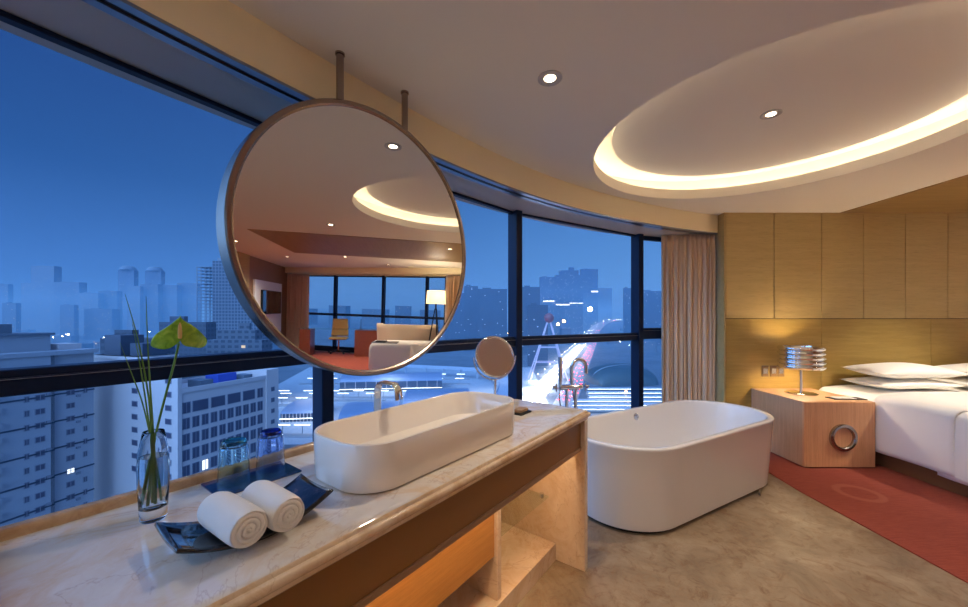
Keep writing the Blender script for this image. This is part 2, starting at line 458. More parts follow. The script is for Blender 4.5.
# headboard wall in oak panels
WY = 4.15
wl = struct(MB().box(2.70, 7.62, WY+0.025, WY+0.12, 0, CEIL+0.05).build('wall_headboard', M['groove']))
xs = [2.705] + [at_y(px, 300, WY).x for px in (774.2, 821.5, 863.7, 905.4, 948)]
while xs[-1] < 7.2: xs.append(xs[-1]+0.48)
for i in range(len(xs)-1):
    MB().box(xs[i]+0.003, xs[i+1]-0.003, WY, WY+0.024, 1.407, CEIL).build('upper_panel', M['oak_v'], wl, bevel=0.002, bseg=1)
xl = [2.705, xs[2], 5.0, 6.6, 7.2]
for i in range(len(xl)-1):
    MB().box(xl[i]+0.002, xl[i+1]-0.002, WY, WY+0.024, 0.0, 1.40).build('lower_panel', M['oak_h'], wl, bevel=0.002, bseg=1)
struct(MB().box(2.685, 2.70, WY-0.004, 5.1, 0, CEIL).build('wall_return', M['oak_v']))
# walls out of the photograph's frame, seen in the mirror or closing the room
struct(MB().box(-2.8, 11.3, -4.1, -4.0, 0, CEIL).build('wall_back', M['wallpaint']))
struct(MB().box(-2.95, -2.8, -4.0, -2.78, 0, CEIL).build('wall_left', M['wallpaint']))
tvw = struct(MB().box(5.6, 10.5, -1.85, -1.72, 0, CEIL).build('wall_television', mat('brown_wall_panel', (140,104,72), 0.5)))
MB().box(6.9, 7.5, -1.72, -1.70, 0.0, CEIL).build('oak_strip', M['oak_h'], tvw)

# ------------------------------------------------------------------ lamps in the ceiling
def downlight(x, y, z, watt, label, size=2.2, tgt=None, col=(1.0, 0.89, 0.74), fixture=True, group=None):
    r = empty('downlight', (x, y, z), 0, label, 'light', group)
    MB().lathe([(0.060, 0.0), (0.060, -0.005), (0.050, -0.008), (0.030, -0.002), (0.026, -0.001)], 32).build('trim_ring', mat('grey_trim_paint', (190,186,180), 0.5), r, smooth=40)
    MB().lathe([(0.0, -0.0025), (0.028, -0.0025)], 32).build('lamp_lens', M['lens'], r)
    ld = bpy.data.lights.new('downlight_beam', 'SPOT'); ld.energy = watt*1.35; ld.spot_size = 1.25 if 'above the pillows' in label else size; ld.spot_blend = 0.9; ld.shadow_soft_size = 0.04; ld.color = col
    lo = bpy.data.objects.new('downlight_beam', ld); COL.objects.link(lo); lo.parent = r; lo.location = (0, 0, -0.02)
    if tgt is not None:
        d = Vector(tgt) - Vector((x, y, z-0.02)); lo.rotation_euler = d.to_track_quat('-Z', 'Y').to_euler()
    return r
L1 = at_y(550, 78, F*1.19/241)
L2 = at_y(771, 114, F*1.36/205)
downlight(L1.x, L1.y, CEIL, 45, 'lit downlight in the ceiling between the round mirror and the round recess')
downlight(L2.x, L2.y, EYE+1.36, 50, 'lit downlight inside the round ceiling recess')
downlight(5.33, -1.14, CEIL, 80, 'downlight at the left edge of the view in the round mirror')
downlight(7.4, -0.85, CEIL, 110, 'downlight above the television panel, seen in the round mirror')
downlight(6.75, 0.57, CEIL, 110, 'downlight above the desk area, seen in the round mirror')
for x, y, w, tg, lb in ((-0.55, -0.55, 18, (-0.5, 0.75, 0.9), 'added unseen downlight behind the camera aimed at the rolled towels'),
                        (1.6, -0.2, 28, None, 'added unseen downlight over the stone floor behind the camera'),
                        (3.2, 0.9, 30, None, 'added unseen downlight over the carpet beside the foot of the bed'),
                        (4.6, 2.75, 150, (4.5, 3.35, 0.7), 'downlight in the wood ceiling above the pillows'),
                        (2.4, -2.2, 60, None, 'added unseen downlight near the back wall'),
                        (7.9, 1.5, 110, None, 'added fill downlight above the beige sofa')):
    downlight(x, y, CEIL-(0.008 if 4 < x < 6.5 else 0), w, lb, 2.2, tg)  # out-of-view fixtures added as fill light, except the one over the pillows

# ------------------------------------------------------------------ big round mirror hung from the ceiling
MAZ = math.radians(38.9); MT = 0.02
n0 = Vector((-math.cos(MAZ), math.sin(MAZ), 0)); MN = n0*math.cos(MT)+Vector((0,0,math.sin(MT)))
MU = Vector((math.sin(MAZ), math.cos(MAZ), 0)); MV = MN.cross(MU)
if MV.z < 0: MV = -MV
MC = Vector((-0.516, 1.803, EYE+0.3645)); MR = 0.612
mroot = empty('round_mirror', MC, 0, 'large round steel framed mirror hanging on two rods before the window', 'mirror')
mroot.rotation_euler = Matrix((MU, MV, -MN)).transposed().to_euler()      # local x along, y up, z towards the room
mb = MB(); mb.lathe([(0.0, 0.0), (MR, 0.0), (MR, -0.006), (0.0, -0.006)], 128)
mb.build('mirror_glass', M['mirror'], mroot)
mb = MB(); mb.lathe([(MR-0.001, -0.008), (MR-0.001, 0.004), (MR+0.006, 0.010), (MR+0.020, 0.010), (MR+0.026, 0.004), (MR+0.026, -0.085), (MR-0.03, -0.085), (MR-0.03, -0.008)], 128)
mb.build('frame', M['bronze'], mroot, smooth=35)
mb = MB(); mb.lathe([(0.0, -0.084), (MR-0.03, -0.084)], 64); mb.build('back_panel', M['steel'], mroot)
for px, py in ((344, 50), (405, 92)):
    off = HY-py; Yr = F*1.19/off; top = Vector(((px-CX)/F*Yr, Yr, CEIL))
    d = (top-MC); u = d.dot(MU)
    p = MC + MU*u + n0*0.012
    zb = MC.z + math.sqrt(max((MR+0.02)**2-u*u, 0))
    mb = MB().tube([(p.x,p.y,zb-0.01), (p.x,p.y,CEIL)], 0.0165, 16)
    mb.v = [tuple(mroot.rotation_euler.to_matrix().inverted() @ (Vector(v)-MC)) for v in mb.v]
    rd = mb.build('rod', M['bronze'], mroot, smooth=40)
    mb = MB().lathe([(0.0,-0.008), (0.021,-0.008), (0.021,0.0), (0,0)], 24, (p.x,p.y,CEIL-0.0005))
    mb.v = [tuple(mroot.rotation_euler.to_matrix().inverted() @ (Vector(v)-MC)) for v in mb.v]
    mb.build('ceiling_cap', M['bronze'], rd, smooth=40)

# ------------------------------------------------------------------ vanity (local x along the counter, y towards the window)
VO = Vector((0.594, 2.08, 0)); VA = math.radians(53.0)
VU = Vector((math.cos(VA), math.sin(VA), 0)); VV = Vector((-math.sin(VA), math.cos(VA), 0))
def vw(x, y, z): return VO + VU*x + VV*y + Vector((0,0,z))
CT = 0.895
van = empty('vanity_counter', VO, VA, 'long marble vanity counter with brown apron and lit open base by the window', 'vanity')
def ringrect(o, z): return [(-2.05-o, -o, z), (o, -o, z), (o, 0.635, z), (-2.05-o, 0.635, z)]
prof = [(-0.02,0.836),(-0.012,0.838),(-0.008,0.843),(-0.008,0.852),(-0.002,0.856),(0.002,0.862),(0.003,0.869),(0.001,0.875),(-0.004,0.879),(-0.009,0.880),(-0.010,0.884),(-0.014,0.889),(-0.021,0.893),(-0.030,CT)]
MB().loft([ringrect(o, z) for o, z in prof[:12]], True, False).build('edge_moulding', M['marble_edge'], van, smooth=40)
MB().loft([ringrect(o, z) for o, z in prof[11:]], False, True).build('countertop', M['marble'], van, smooth=40)
mb = MB()
def rimloft(pts, inward):
    sec = [(0.0,0.0),(0.0,0.018),(0.006,0.026),(0.016,0.029),(0.026,0.026),(0.032,0.018),(0.032,0.0)]
    return [[(p[0]+i[0]*a, p[1]+i[1]*a, CT+b) for a, b in sec] for p, i in zip(pts, inward)]
mb.loft(rimloft([(-1.0,0.634), (-2.048,0.634), (-2.048,0.0)], [(0,-1), (1,-1), (1,0)]), True, True, closed=False)
mb.build('rim', M['marble_trim'], van, smooth=40)
edge = MB()
ap = MB().box(-2.0, -0.047, 0.035, 0.055, 0.690, 0.836).build('apron', M['lacquer'], van, bevel=0.002)
MB().box(-2.0, -0.047, 0.030, 0.075, 0.668, 0.690).build('apron_edge', mat('light_brown_lacquer', (150,112,78), 0.4), van, bevel=0.003)
for x0, x1 in ((-0.045, -0.002), (-2.045, -2.002)):
    MB().box(x0, x1, 0.012, 0.60, 0, 0.836).build('end_panel', M['marble_side'], van, bevel=0.003)
MB().box(-2.0, -0.622, 0.215, 0.575, 0.305, 0.834).build('drawer_box', M['orange_wood'], van, bevel=0.002)
MB().box(-0.62, -0.588, 0.20, 0.575, 0.102, 0.834).build('support_panel', M['marble_side'], van, bevel=0.002)
MB().box(-2.0, -0.047, 0.185, 0.60, 0, 0.10).build('plinth', M['marble_side'], van, bevel=0.003)
MB().box(-2.0, -0.047, 0.576, 0.598, 0.102, 0.834).build('back_panel', M['marble_side'], van)
sh = MB().box(-0.586, -0.050, 0.23, 0.57, 0.352, 0.362).build('glass_shelf', M['glass_shelf'], van, bevel=0.001, bseg=1)
for y in (0.27, 0.50):
    MB().lathe([(0.0,0.345),(0.014,0.345),(0.014,0.37),(0.0,0.37)], 16, (-0.062, y, 0)).build('shelf_clamp', M['chrome'], sh, smooth=40)
MB().box(-1.98, -0.06, 0.080, 0.10, 0.822, 0.834).build('light_strip', M['led_under'], van)

# basin
def rounded_vessel(mb, cx, cy, loops, n=10):
    mb.loft([rrect(cx, cy, hx, hy, r, z, n) for hx, hy, r, z in loops])
bx, by = -0.985, 0.266; hx, hy = 0.426, 0.178
mb = MB()
rounded_vessel(mb, bx, by, [(hx-0.012,hy-0.012,0.115,CT), (hx-0.005,hy-0.005,0.12,CT+0.004), (hx-0.002,hy-0.002,0.122,CT+0.05), (hx,hy,0.125,1.034), (hx-0.002,hy-0.002,0.124,1.038), (hx-0.010,hy-0.010,0.117,1.038), (hx-0.013,hy-0.013,0.114,1.034),
    (hx-0.018,hy-0.018,0.112,0.975), (hx-0.03,hy-0.03,0.11,0.937), (hx-0.06,hy-0.06,0.09,0.925), (0.05,0.05,0.05,0.920)])
o = mb.build('washbasin', M['ceramic'], None, smooth=35, org=(bx,by,CT))
o.location = vw(bx, by, CT+0.0008); o.rotation_euler = (0,0,VA); tag(o, 'long white vessel basin with rounded corners on the marble counter', 'sink')
MB().lathe([(0,0.028),(0.022,0.028),(0.026,0.026),(0.026,0.02)], 24).build('drain', M['chrome'], o, smooth=40)

# basin faucet
fr = empty('basin_faucet', vw(-1.03, 0.535, CT+0.0005), VA, 'flat curved chrome faucet standing behind the white basin', 'faucet')
path = [(0,0,0.006), (0,0,0.19)] + [(0, -0.05+0.05*math.cos(a), 0.19+0.05*math.sin(a)) for a in [k/8*PI/2 for k in range(1,9)]] + [(0,-0.10,0.238)] + [(0,-0.10-0.035*math.sin(a),0.203+0.035*math.cos(a)) for a in [k/6*PI/2*0.9 for k in range(1,7)]] + [(0,-0.139,0.178)]
MB().tube(path, 0.019, 14, flat=0.42, up=(0,1,0)).build('spout', M['chrome'], fr, smooth=50)
MB().lathe([(0,0),(0.026,0),(0.026,0.006),(0.018,0.010),(0,0.010)], 24).build('base', M['chrome'], fr, smooth=40)

# magnifying mirror
mg = empty('magnifying_mirror', vw(-0.215, 0.50, CT+0.0005), 0, 'small round magnifying mirror on a chrome stand behind the basin', 'mirror')
mzc = 1.176-CT; lean = 0.30; mz = math.radians(22)
MB().lathe([(0,0),(0.06,0),(0.06,0.008),(0.012,0.014),(0,0.014)], 32).build('base', M['chrome'], mg, smooth=40)
MB().tube([(0,0,0.01),(0,0,mzc-0.135)], 0.0075, 12).build('stem', M['chrome'], mg, smooth=50)
rot = Matrix.Rotation(mz, 3, 'Z') @ Matrix.Rotation(PI/2-lean, 3, 'X')
def rv(mb):
    mb.v = [tuple(rot @ Vector(v) + Vector((0,0,mzc))) for v in mb.v]; return mb
rv(MB().torus(0.120, 0.0075, n=64)).build('ring', M['chrome'], mg, smooth=60)
rv(MB().lathe([(0,0.004),(0.115,0.004),(0.115,-0.004),(0,-0.004)], 64)).build('mirror_glass', M['mirror'], mg)
yk = [(math.cos(a)*0.136, 0, math.sin(a)*0.136) for a in [PI + k/16*PI for k in range(17)]]
mb = MB().tube(yk, 0.005, 8, up=(0,1,0)); mb.v = [tuple(Matrix.Rotation(mz,3,'Z') @ Vector(v) + Vector((0,0,mzc))) for v in mb.v]
mb.build('yoke', M['chrome'], mg, smooth=60)

# soap box
sb = at_h(521, 413, CT); r = empty('soap_dish', (sb.x, sb.y, CT+0.0005), VA, 'small tan soap bar on a dark dish right of the basin', 'soap dish')
MB().box(-0.055,0.055,-0.035,0.035,0,0.008).build('dish', M['black'], r, bevel=0.002)
MB().box(-0.045,0.035,-0.026,0.026,0.009,0.026).build('soap', mat('tan_soap', (150,120,92), 0.6), r, bevel=0.005, bseg=3)

# ------------------------------------------------------------------ dish and rolled towels
DC = Vector((-0.561, 0.897, CT)); dish = empty('towel_dish', DC, VA, 'black streaked glass dish with upswept ends holding two rolled towels', 'dish')
mb = MB()
def dsh(u, v, th=0.0):
    x = (u-0.5)*0.328; y = (v-0.5)*0.165
    return (x, y, 0.003 + 1.55*x*x + 1.1*y*y*(0.3+abs(x)*4) + th)
mb.grid(lambda u,v: dsh(u,v), 28, 10)
o = mb.build('bowl', M['dish'], dish, smooth=60); md = o.modifiers.new('solid','SOLIDIFY'); md.thickness = 0.007; md.offset = -1
def towel(cx, seed, label, yaw=0.0):
    R = 0.0405; L = 0.165; n = 48
    rnd = random.Random(seed); ph = rnd.random()*6
    loops = []
    for k in range(-1, 16):
        t = max(0, min(1, (k)/14.0)); y = -L/2 + L*t
        e = min(t, 1-t)*L
        rr = R*(1 - 0.10*math.exp(-e/0.008))
        loops.append([(rr*math.cos(j/n*2*PI)*(1+0.02*math.sin(2*j/n*2*PI+ph)), y, rr*0.97*math.sin(j/n*2*PI)*(1+0.015*math.sin(3*j/n*2*PI+ph))) for j in range(n)])
    body = MB().loft(loops, False, False)
    for sgn in (-1, 1):
        def endf(u, v, sgn=sgn):
            r_ = R*0.90*(1-v); a = u*2*PI
            s = (r_/0.0105 - a/(2*PI)*1.0) % 1.0
            dz = -0.004*(abs(s-0.5)*2)**4 + 0.006*(1-(r_/R)**2)
            return (r_*math.cos(a), sgn*(L/2-0.001+dz), r_*0.97*math.sin(a))
        body.grid(endf, 64, 40)
    o = body.build('rolled_towel', M['terry'], None, smooth=70)
    o.location = DC + VU*cx + VV*(-0.042) + Vector((0,0,0.0))
    o.location.z = CT + 0.0175 + 0.040 + 1.55*cx*cx
    o.rotation_euler = (0, 0, VA+yaw)
    tag(o, label, 'towel', 'rolled towels on the dark dish'); return o
towel(-0.057, 1, 'rolled white towel nearer the vase, on the dark dish', 0.06)
towel(0.027, 2, 'rolled white towel nearer the basin, on the dark dish', 0.02)

# ------------------------------------------------------------------ tray and tumblers
tr = MB().box(-0.118,0.118,-0.072,0.072,0,0.006).build('glass_tray', M['glass_tray'], None, bevel=0.002)
tr.location = vw(-1.520, 0.512, CT+0.0005); tr.rotation_euler = (0,0,VA); tag(tr, 'flat dark blue glass tray under two upturned tumblers', 'tray')
def tumbler(x, y, m, m2, label):
    fl = lambda a, z: 0.035*math.cos(10*a)*max(0, min(1, (z-0.02)/0.06))
    mb = MB()
    mb.lathe([(0.0425,0.0),(0.0425,0.004),(0.0415,0.03),(0.040,0.06),(0.0365,0.105),(0.034,0.116),(0.0,0.116)], 60, fl=fl)
    mb.lathe([(0.0395,0.0),(0.0385,0.03),(0.037,0.06),(0.034,0.10),(0.030,0.108),(0.0,0.109)], 60)
    mb.lathe([(0.0395,0.0),(0.0425,0.0)], 60)
    o = mb.build('tumbler', m, None, smooth=50)
    MB().lathe([(0,0.1165),(0.0338,0.1165),(0.033,0.122),(0.029,0.128),(0.0,0.128)], 48).build('foot', m2, o, smooth=50)
    o.location = vw(x, y, CT+0.0062); tag(o, label, 'glass', 'upturned tumblers on the tray'); return o
tumbler(-1.571, 0.522, M['glass_cyan'], M['foot_cyan'], 'upturned cyan fluted tumbler on the blue tray')
tumbler(-1.459, 0.535, M['glass_blue'], M['foot_blue'], 'upturned deep blue fluted tumbler on the blue tray')

# ------------------------------------------------------------------ vase with anthurium and grass
VP = at_h(153.5, 519, CT); VY = VP.y
vase = empty('flower_vase', VP, 0, 'slim clear glass vase of water at the window end of the counter', 'vase')
mb = MB()
mb.lathe([(0.0,0.0),(0.024,0.0),(0.027,0.004),(0.0285,0.03),(0.031,0.08),(0.0325,0.13),(0.030,0.175),(0.0245,0.205),(0.0215,0.222),(0.0205,0.223),(0.0197,0.222),(0.0228,0.204),(0.0282,0.174),(0.0306,0.13),(0.029,0.08),(0.026,0.04),(0.020,0.03),(0.0,0.028)], 48)
mb.build('glass_body', M['glass'], vase, smooth=60)
mb = MB(); mb.lathe([(0.0,0.0286),(0.0198,0.0306),(0.0257,0.0402),(0.0287,0.08),(0.0303,0.13),(0.0291,0.160),(0.0,0.160)], 48)
mb.build('water', M['water'], vase, smooth=50)
def pxp(px, py, dy=0.0): return at_y(px, py, VY+dy) - VP
fl_root = empty('anthurium_flower', VP+Vector((0,0,0.035)), 0, 'green anthurium flower on a long stem in the glass vase', 'flower')
def fl(p): return p - Vector((0,0,0.035))
sp0 = smooth_path([tuple(fl(pxp(146,503))), tuple(fl(pxp(151,460))), tuple(fl(pxp(158,425))), tuple(fl(pxp(167,390))), tuple(fl(pxp(175,360,-0.004))), tuple(fl(pxp(179,343,-0.012)))], 5)
MB().tube(sp0, 0.0026, 8).build('stem', M['green'], fl_root, smooth=60)
cc = fl(pxp(180, 337, -0.012))
FCS, FSN = math.cos(0.69), math.sin(0.69)
def spathe(u, v):
    a = (u-0.5)*2*PI                     # 0 = tip (up)
    rr = v
    x = 16*math.sin(a)**3; y = 13*math.cos(a)-5*math.cos(2*a)-2*math.cos(3*a)-math.cos(4*a)
    X = x/16*0.056*rr; Z = -(y/13*0.036)*rr
    ax = abs(X)
    yy = 0.30*ax + 5.0*X*X
    lx, ly = X, yy - 0.35*Z
    return (cc.x + lx*FCS - ly*FSN, cc.y + lx*FSN + ly*FCS, cc.z + Z*1.0 - 3.4*ax*ax + 0.006 + 0.0012*math.sin(a*9)*rr)
mb = MB(); mb.grid(spathe, 60, 14)
mb.build('spathe', M['spathe'], fl_root, smooth=80, solid=0.0012)
MB().tube([tuple(cc+Vector((0.003,-0.004,-0.002))), tuple(cc+Vector((0.008,-0.010,0.012))), tuple(cc+Vector((0.012,-0.015,0.028))), tuple(cc+Vector((0.013,-0.016,0.036)))], [0.004,0.0045,0.0035,0.001], 10).build('spadix', mat('yellow_spadix', (214,170,96), 0.6), fl_root, smooth=60)
for i, (pts, w, lb) in enumerate(((((153,502),(152,450),(149,400),(138,340),(125,294)), 0.0032, 'grass blade in the vase whose tip leans farthest left and highest'),
                        (((155,503),(154,450),(151,400),(148,350),(146,296)), 0.0036, 'upright grass blade in the vase, tip beside the flower'),
                        (((160,500),(154,455),(143,405),(131,372),(120,343)), 0.0028, 'short grass blade in the vase bending left over the window rail'),
                        (((150,504),(152,455),(147,410),(140,365),(132,322)), 0.0034, 'middle grass blade in the vase behind the taller two'))):
    b = empty('grass_blade', VP+Vector((0,0,0.035)), 0, lb, 'grass', 'grass blades in the vase')
    P = smooth_path([tuple(fl(pxp(x, y, 0.006*i-0.01 if y < 440 else (0.004*i-0.006)))) for x, y in pts], 5)
    n = len(P)
    MB().tube(P, [w*(1-0.85*(k/(n-1))**2) for k in range(n)], 6, flat=0.4).build('blade', M['green'], b, smooth=60)

# ------------------------------------------------------------------ bathtub (local x along its length)
TO = Vector((1.160, 2.350, 0)); TA = math.radians(30)
def tw(a, b, z): return TO + Vector((math.cos(TA)*a-math.sin(TA)*b, math.sin(TA)*a+math.cos(TA)*b, z))
TCX, TCY = 0.72, 0.415; TL, TW = 1.02, 0.43
tub = empty('bathtub', tw(TCX, TCY, 0), TA, 'white freestanding oval bathtub on the stone floor beyond the vanity', 'bathtub')
def stad(hx, hy, z, n=24):
    out = []; L = (hx-hy)
    for s, a0 in ((1,-PI/2), (-1,PI/2)):
        for k in range(n+1):
            a = a0+k/n*PI; out.append((s*L+hy*math.cos(a), hy*math.sin(a), z))
    return out
lp = [(-0.075,0.0),(-0.07,0.018),(-0.055,0.022),(-0.045,0.028),(-0.038,0.10),(-0.02,0.35),(-0.004,0.55),(0.0,0.562),(-0.002,0.571),(-0.008,0.575),(-0.038,0.575),(-0.046,0.570),(-0.050,0.56),(-0.065,0.45),(-0.10,0.25),(-0.135,0.17),(-0.18,0.145),(-0.26,0.135),(-0.34,0.13)]
mb = MB(); mb.loft([stad(TL+o, TW+o, z) for o, z in lp[2:]])
mb.build('shell', M['acrylic'], tub, smooth=50)
mb = MB(); mb.loft([stad(TL+o, TW+o, z) for o, z in lp[:3]]); mb.build('base_recess', M['black'], tub, smooth=40)
q0 = tub.matrix_basis.inverted() if False else None
ovl = Vector((0.02, 0.0, 0))
mb = MB()
mb.lathe([(0.0,0.014),(0.020,0.014),(0.030,0.010),(0.032,0.0),(0.0,0.0)], 32)
mb.torus(0.012, 0.004, (0,0,0.014), 24, 8)
R_ = Matrix.Rotation(PI/2-0.10, 3, 'X')
mb.v = [tuple(R_ @ Vector(v) + Vector((0.0, TW-0.056, 0.508))) for v in mb.v]
mb.build('overflow_cover', M['chrome'], tub, smooth=40)
MB().lathe([(0,0.137),(0.035,0.137),(0.035,0.131),(0,0.131)], 24).build('drain', M['chrome'], tub, smooth=40)

# floor fitting beside the tub
fp = at_h(760, 494, 0)
o = MB().tube([(0.035*math.cos(a), 0, 0.04*math.sin(a)) for a in [k/14*PI for k in range(15)]], 0.007, 10, up=(0,1,0)).build('floor_hook', M['steel'], None, smooth=60)
o.location = (fp.x, fp.y, 0.0); o.rotation_euler = (0,0,0.9); tag(o, 'small curved steel fitting on the stone floor at the end of the tub', 'floor fitting')

# floor standing tub filler
FPOS = Vector((0.762, 3.27, 0))
ff = empty('bath_filler', FPOS, math.radians(10), 'chrome floor standing bath filler with arched spout beside the bathtub', 'faucet')
mb = MB()
for x in (-0.035, 0.05):
    mb.tube([(x,0,0),(x,0,0.80)], 0.014, 14)
    mb.lathe([(0,0),(0.035,0),(0.035,0.008),(0.018,0.014),(0,0.014)], 20, (x,0,0))
mb.build('column', M['chrome'], ff, smooth=50)
mb = MB(); mb.tube([(-0.10,0,0.80),(0.11,0,0.80)], 0.024, 16); mb.build('mixer_body', M['chrome'], ff, smooth=50)
sp = [(0.01,0,0.80),(0.01,0,0.97)] + [(0.075-0.065*math.cos(a), -0.01, 0.97+0.075*math.sin(a)) for a in [k/12*PI for k in range(1,12)]] + [(0.14,-0.01,0.96),(0.142,-0.01,0.92)]
MB().tube(sp, 0.017, 14, up=(0,1,0)).build('spout', M['chrome'], ff, smooth=50)
mb = MB().tube([(-0.095,0,0.82),(-0.095,0,0.93),(-0.095,0,1.065)], [0.013,0.019,0.018], 14)
mb.build('hand_shower', M['chrome'], ff, smooth=50)
for x in (-0.13, 0.14):
    mb = MB(); mb.tube([(x-0.03*(1 if x<0 else -1),0,0.80),(x,0,0.80)], 0.016, 12)
    for a in (0, PI/2): mb.tube([(x, -0.035*math.cos(a), 0.80-0.035*math.sin(a)), (x, 0.035*math.cos(a), 0.80+0.035*math.sin(a))], 0.007, 8)
    mb.build('cross_handle', M['chrome'], ff, smooth=50)
hs = smooth_path([(-0.095,0,0.82),(-0.11,-0.02,0.70),(-0.07,-0.03,0.52),(0.0,-0.03,0.50),(0.03,-0.02,0.62),(0.02,0,0.78)], 6)
MB().tube(hs, 0.006, 8).build('hose', M['steel'], ff, smooth=60)

# ------------------------------------------------------------------ curtain
def curtain(a, b, z0, z1, label, amp=0.045, waves=14, seed=3):
    a = Vector(a); b = Vector(b); e = (b-a); L = e.length; e.normalize(); nn = Vector((e.y,-e.x)); rnd = random.Random(seed)
    ph = [rnd.random()*6.28 for _ in range(4)]
    def f(u, v):
        z = z0+(z1-z0)*v
        w = math.sin(u*waves*2*PI+ph[0]+0.5*math.sin(u*9+ph[1]))+0.45*math.sin(u*waves*3.3*PI+ph[2]+v*0.8)
        am = amp*(0.75 if v < 0.9 else 0.75-0.4*(v-0.9)/0.1)*(1.0+0.15*math.sin(v*3+u*5))
        p = a+e*(u*L+0.012*math.sin(u*waves*4*PI+v*2)) + nn*(w*am)
        return (p.x, p.y, z)
    mb = MB(); mb.grid(f, waves*14, 24)
    org = (*((a+b)/2), z0)
    o = mb.build('curtain', M['curt'], None, smooth=80, org=org, solid=0.004); o.location = org
    tag(o, label, 'curtain'); return o
curtain((2.09,4.37), (2.655,4.29), 0.01, 2.385, 'taupe pleated curtain gathered between the window and the oak wall', 0.035, 11)
nrf = Vector((fe.y, -fe.x))
def fc(s, n): return tuple(FAR0+fe*s+nrf*n)
curtain(fc(6.45,0.20), fc(7.35,0.20), 0.01, 2.41, 'long taupe curtain near the television panel, seen in the round mirror', 0.05, 12, 5)
curtain(fc(1.25,0.20), fc(1.86,0.20), 0.01, 2.41, 'narrow taupe curtain behind the floor lamp, at the right edge of the round mirror', 0.05, 8, 6)

# ------------------------------------------------------------------ bedside table, lamp, notepad
NX0, NX1, NY0, NY1, NZ = 2.985, 3.650, 3.46, 4.145, 0.625
nt = empty('bedside_table', ((NX0+NX1)/2, (NY0+NY1)/2, 0), 0, 'square wooden bedside table with a round chrome pull', 'bedside table')
o3 = ((NX0+NX1)/2, (NY0+NY1)/2, 0)
MB().box(NX0, NX1, NY0+0.022, NY1, 0.018, NZ).build('body', M['night_side'], nt, bevel=0.002, org=o3)
dr = MB().box(NX0, NX1, NY0, NY0+0.02, 0.018, NZ-0.002).build('door', M['night_v'], nt, bevel=0.002, org=o3)
MB().box(NX0+0.03, NX1-0.03, NY0+0.03, NY1-0.02, 0.008, 0.018).build('plinth', M['black'], nt, org=o3)
pc = at_y(842.3, 437.4, NY0)
mb = MB()
ys = [(0.092,0.0),(0.092,-0.020),(0.098,-0.026),(0.118,-0.026),(0.126,-0.020),(0.126,0.0)]
mb.lathe([(r, z) for r, z in ys], 64); mb.v = [(v[0], v[2], v[1]) for v in mb.v]; mb.v = [(v[0]+pc.x, v[1]+NY0, v[2]+pc.z) for v in mb.v]
mb.build('ring_pull', M['steel'], dr, smooth=40, org=o3)
mb = MB(); mb.lathe([(0.0,0.0),(0.092,0.0)], 48); mb.v = [(v[0]+pc.x, NY0-0.001, v[1]+pc.z) for v in mb.v]
mb.build('pull_recess', M['night_v'], dr, org=o3)

LP = at_h(801.0, 393.5, NZ); lamp = empty('table_lamp', LP, 0, 'small chrome table lamp with a shade of stacked rings on the bedside table', 'lamp')
MB().lathe([(0,0),(0.135,0),(0.138,0.006),(0.12,0.014),(0.02,0.022),(0,0.022)], 48).build('base', M['chrome'], lamp, smooth=40)
MB().lathe([(0.013,0.02),(0.011,0.06),(0.011,0.30),(0,0.30)], 20).build('stem', M['chrome'], lamp, smooth=40)
sh_ = MB()
for k in range(5):
    z = 0.285+0.047*k
    R = 0.180
    sh_.lathe([(R-0.02,z-0.018),(R+0.002,z-0.0236),(R+0.016,z-0.012),(R+0.020,z),(R+0.016,z+0.012),(R+0.002,z+0.0236),(R-0.02,z+0.018),(R-0.024,z),(R-0.02,z-0.018)], 64)
sh_.build('ring_shade', M['chrome'], lamp, smooth=50)
mb = MB()
for a in (0, 2*PI/3, 4*PI/3): mb.tube([(0,0,0.30),(0.16*math.cos(a),0.16*math.sin(a),0.30)], 0.004, 8)
mb.build('spider', M['chrome'], lamp, smooth=50)
MB().lathe([(0,0.30),(0.022,0.305),(0.034,0.335),(0.036,0.365),(0.026,0.39),(0,0.40)], 24).build('bulb', M['bulb'], lamp, smooth=60)

n1 = at_h(829, 397, NZ); npd = empty('notepad', at_h(846, 398.7, NZ), -0.05, 'white notepad on a dark folder at the front of the bedside table', 'notepad')
MB().box(-0.15,0.15,-0.055,0.055,0,0.006).build('folder', M['black'], npd, bevel=0.001)
MB().box(-0.11,0.06,-0.045,0.045,0.0062,0.012).build('paper', M['white_gloss'], npd)

# sockets on the wall
for px, lb in ((764.8,'wall socket plate nearest the curtain, above the bedside table'), (773.2,'middle switch plate on the oak wall above the bedside table'), (780.6,'switch plate beside the table lamp shade')):
    c = at_y(px, 371, WY); r = empty('switch_plate', (c.x, WY, c.z), 0, lb, 'switch', 'switch plates above the bedside table')
    MB().box(-0.037,0.037,-0.009,0,-0.062,0.062).build('plate', mat('brown_plate', (120,92,60), 0.4), r, bevel=0.003)
    MB().box(-0.024,0.024,-0.012,-0.009,-0.03,0.03).build('rocker', M['steel'], r, bevel=0.001)

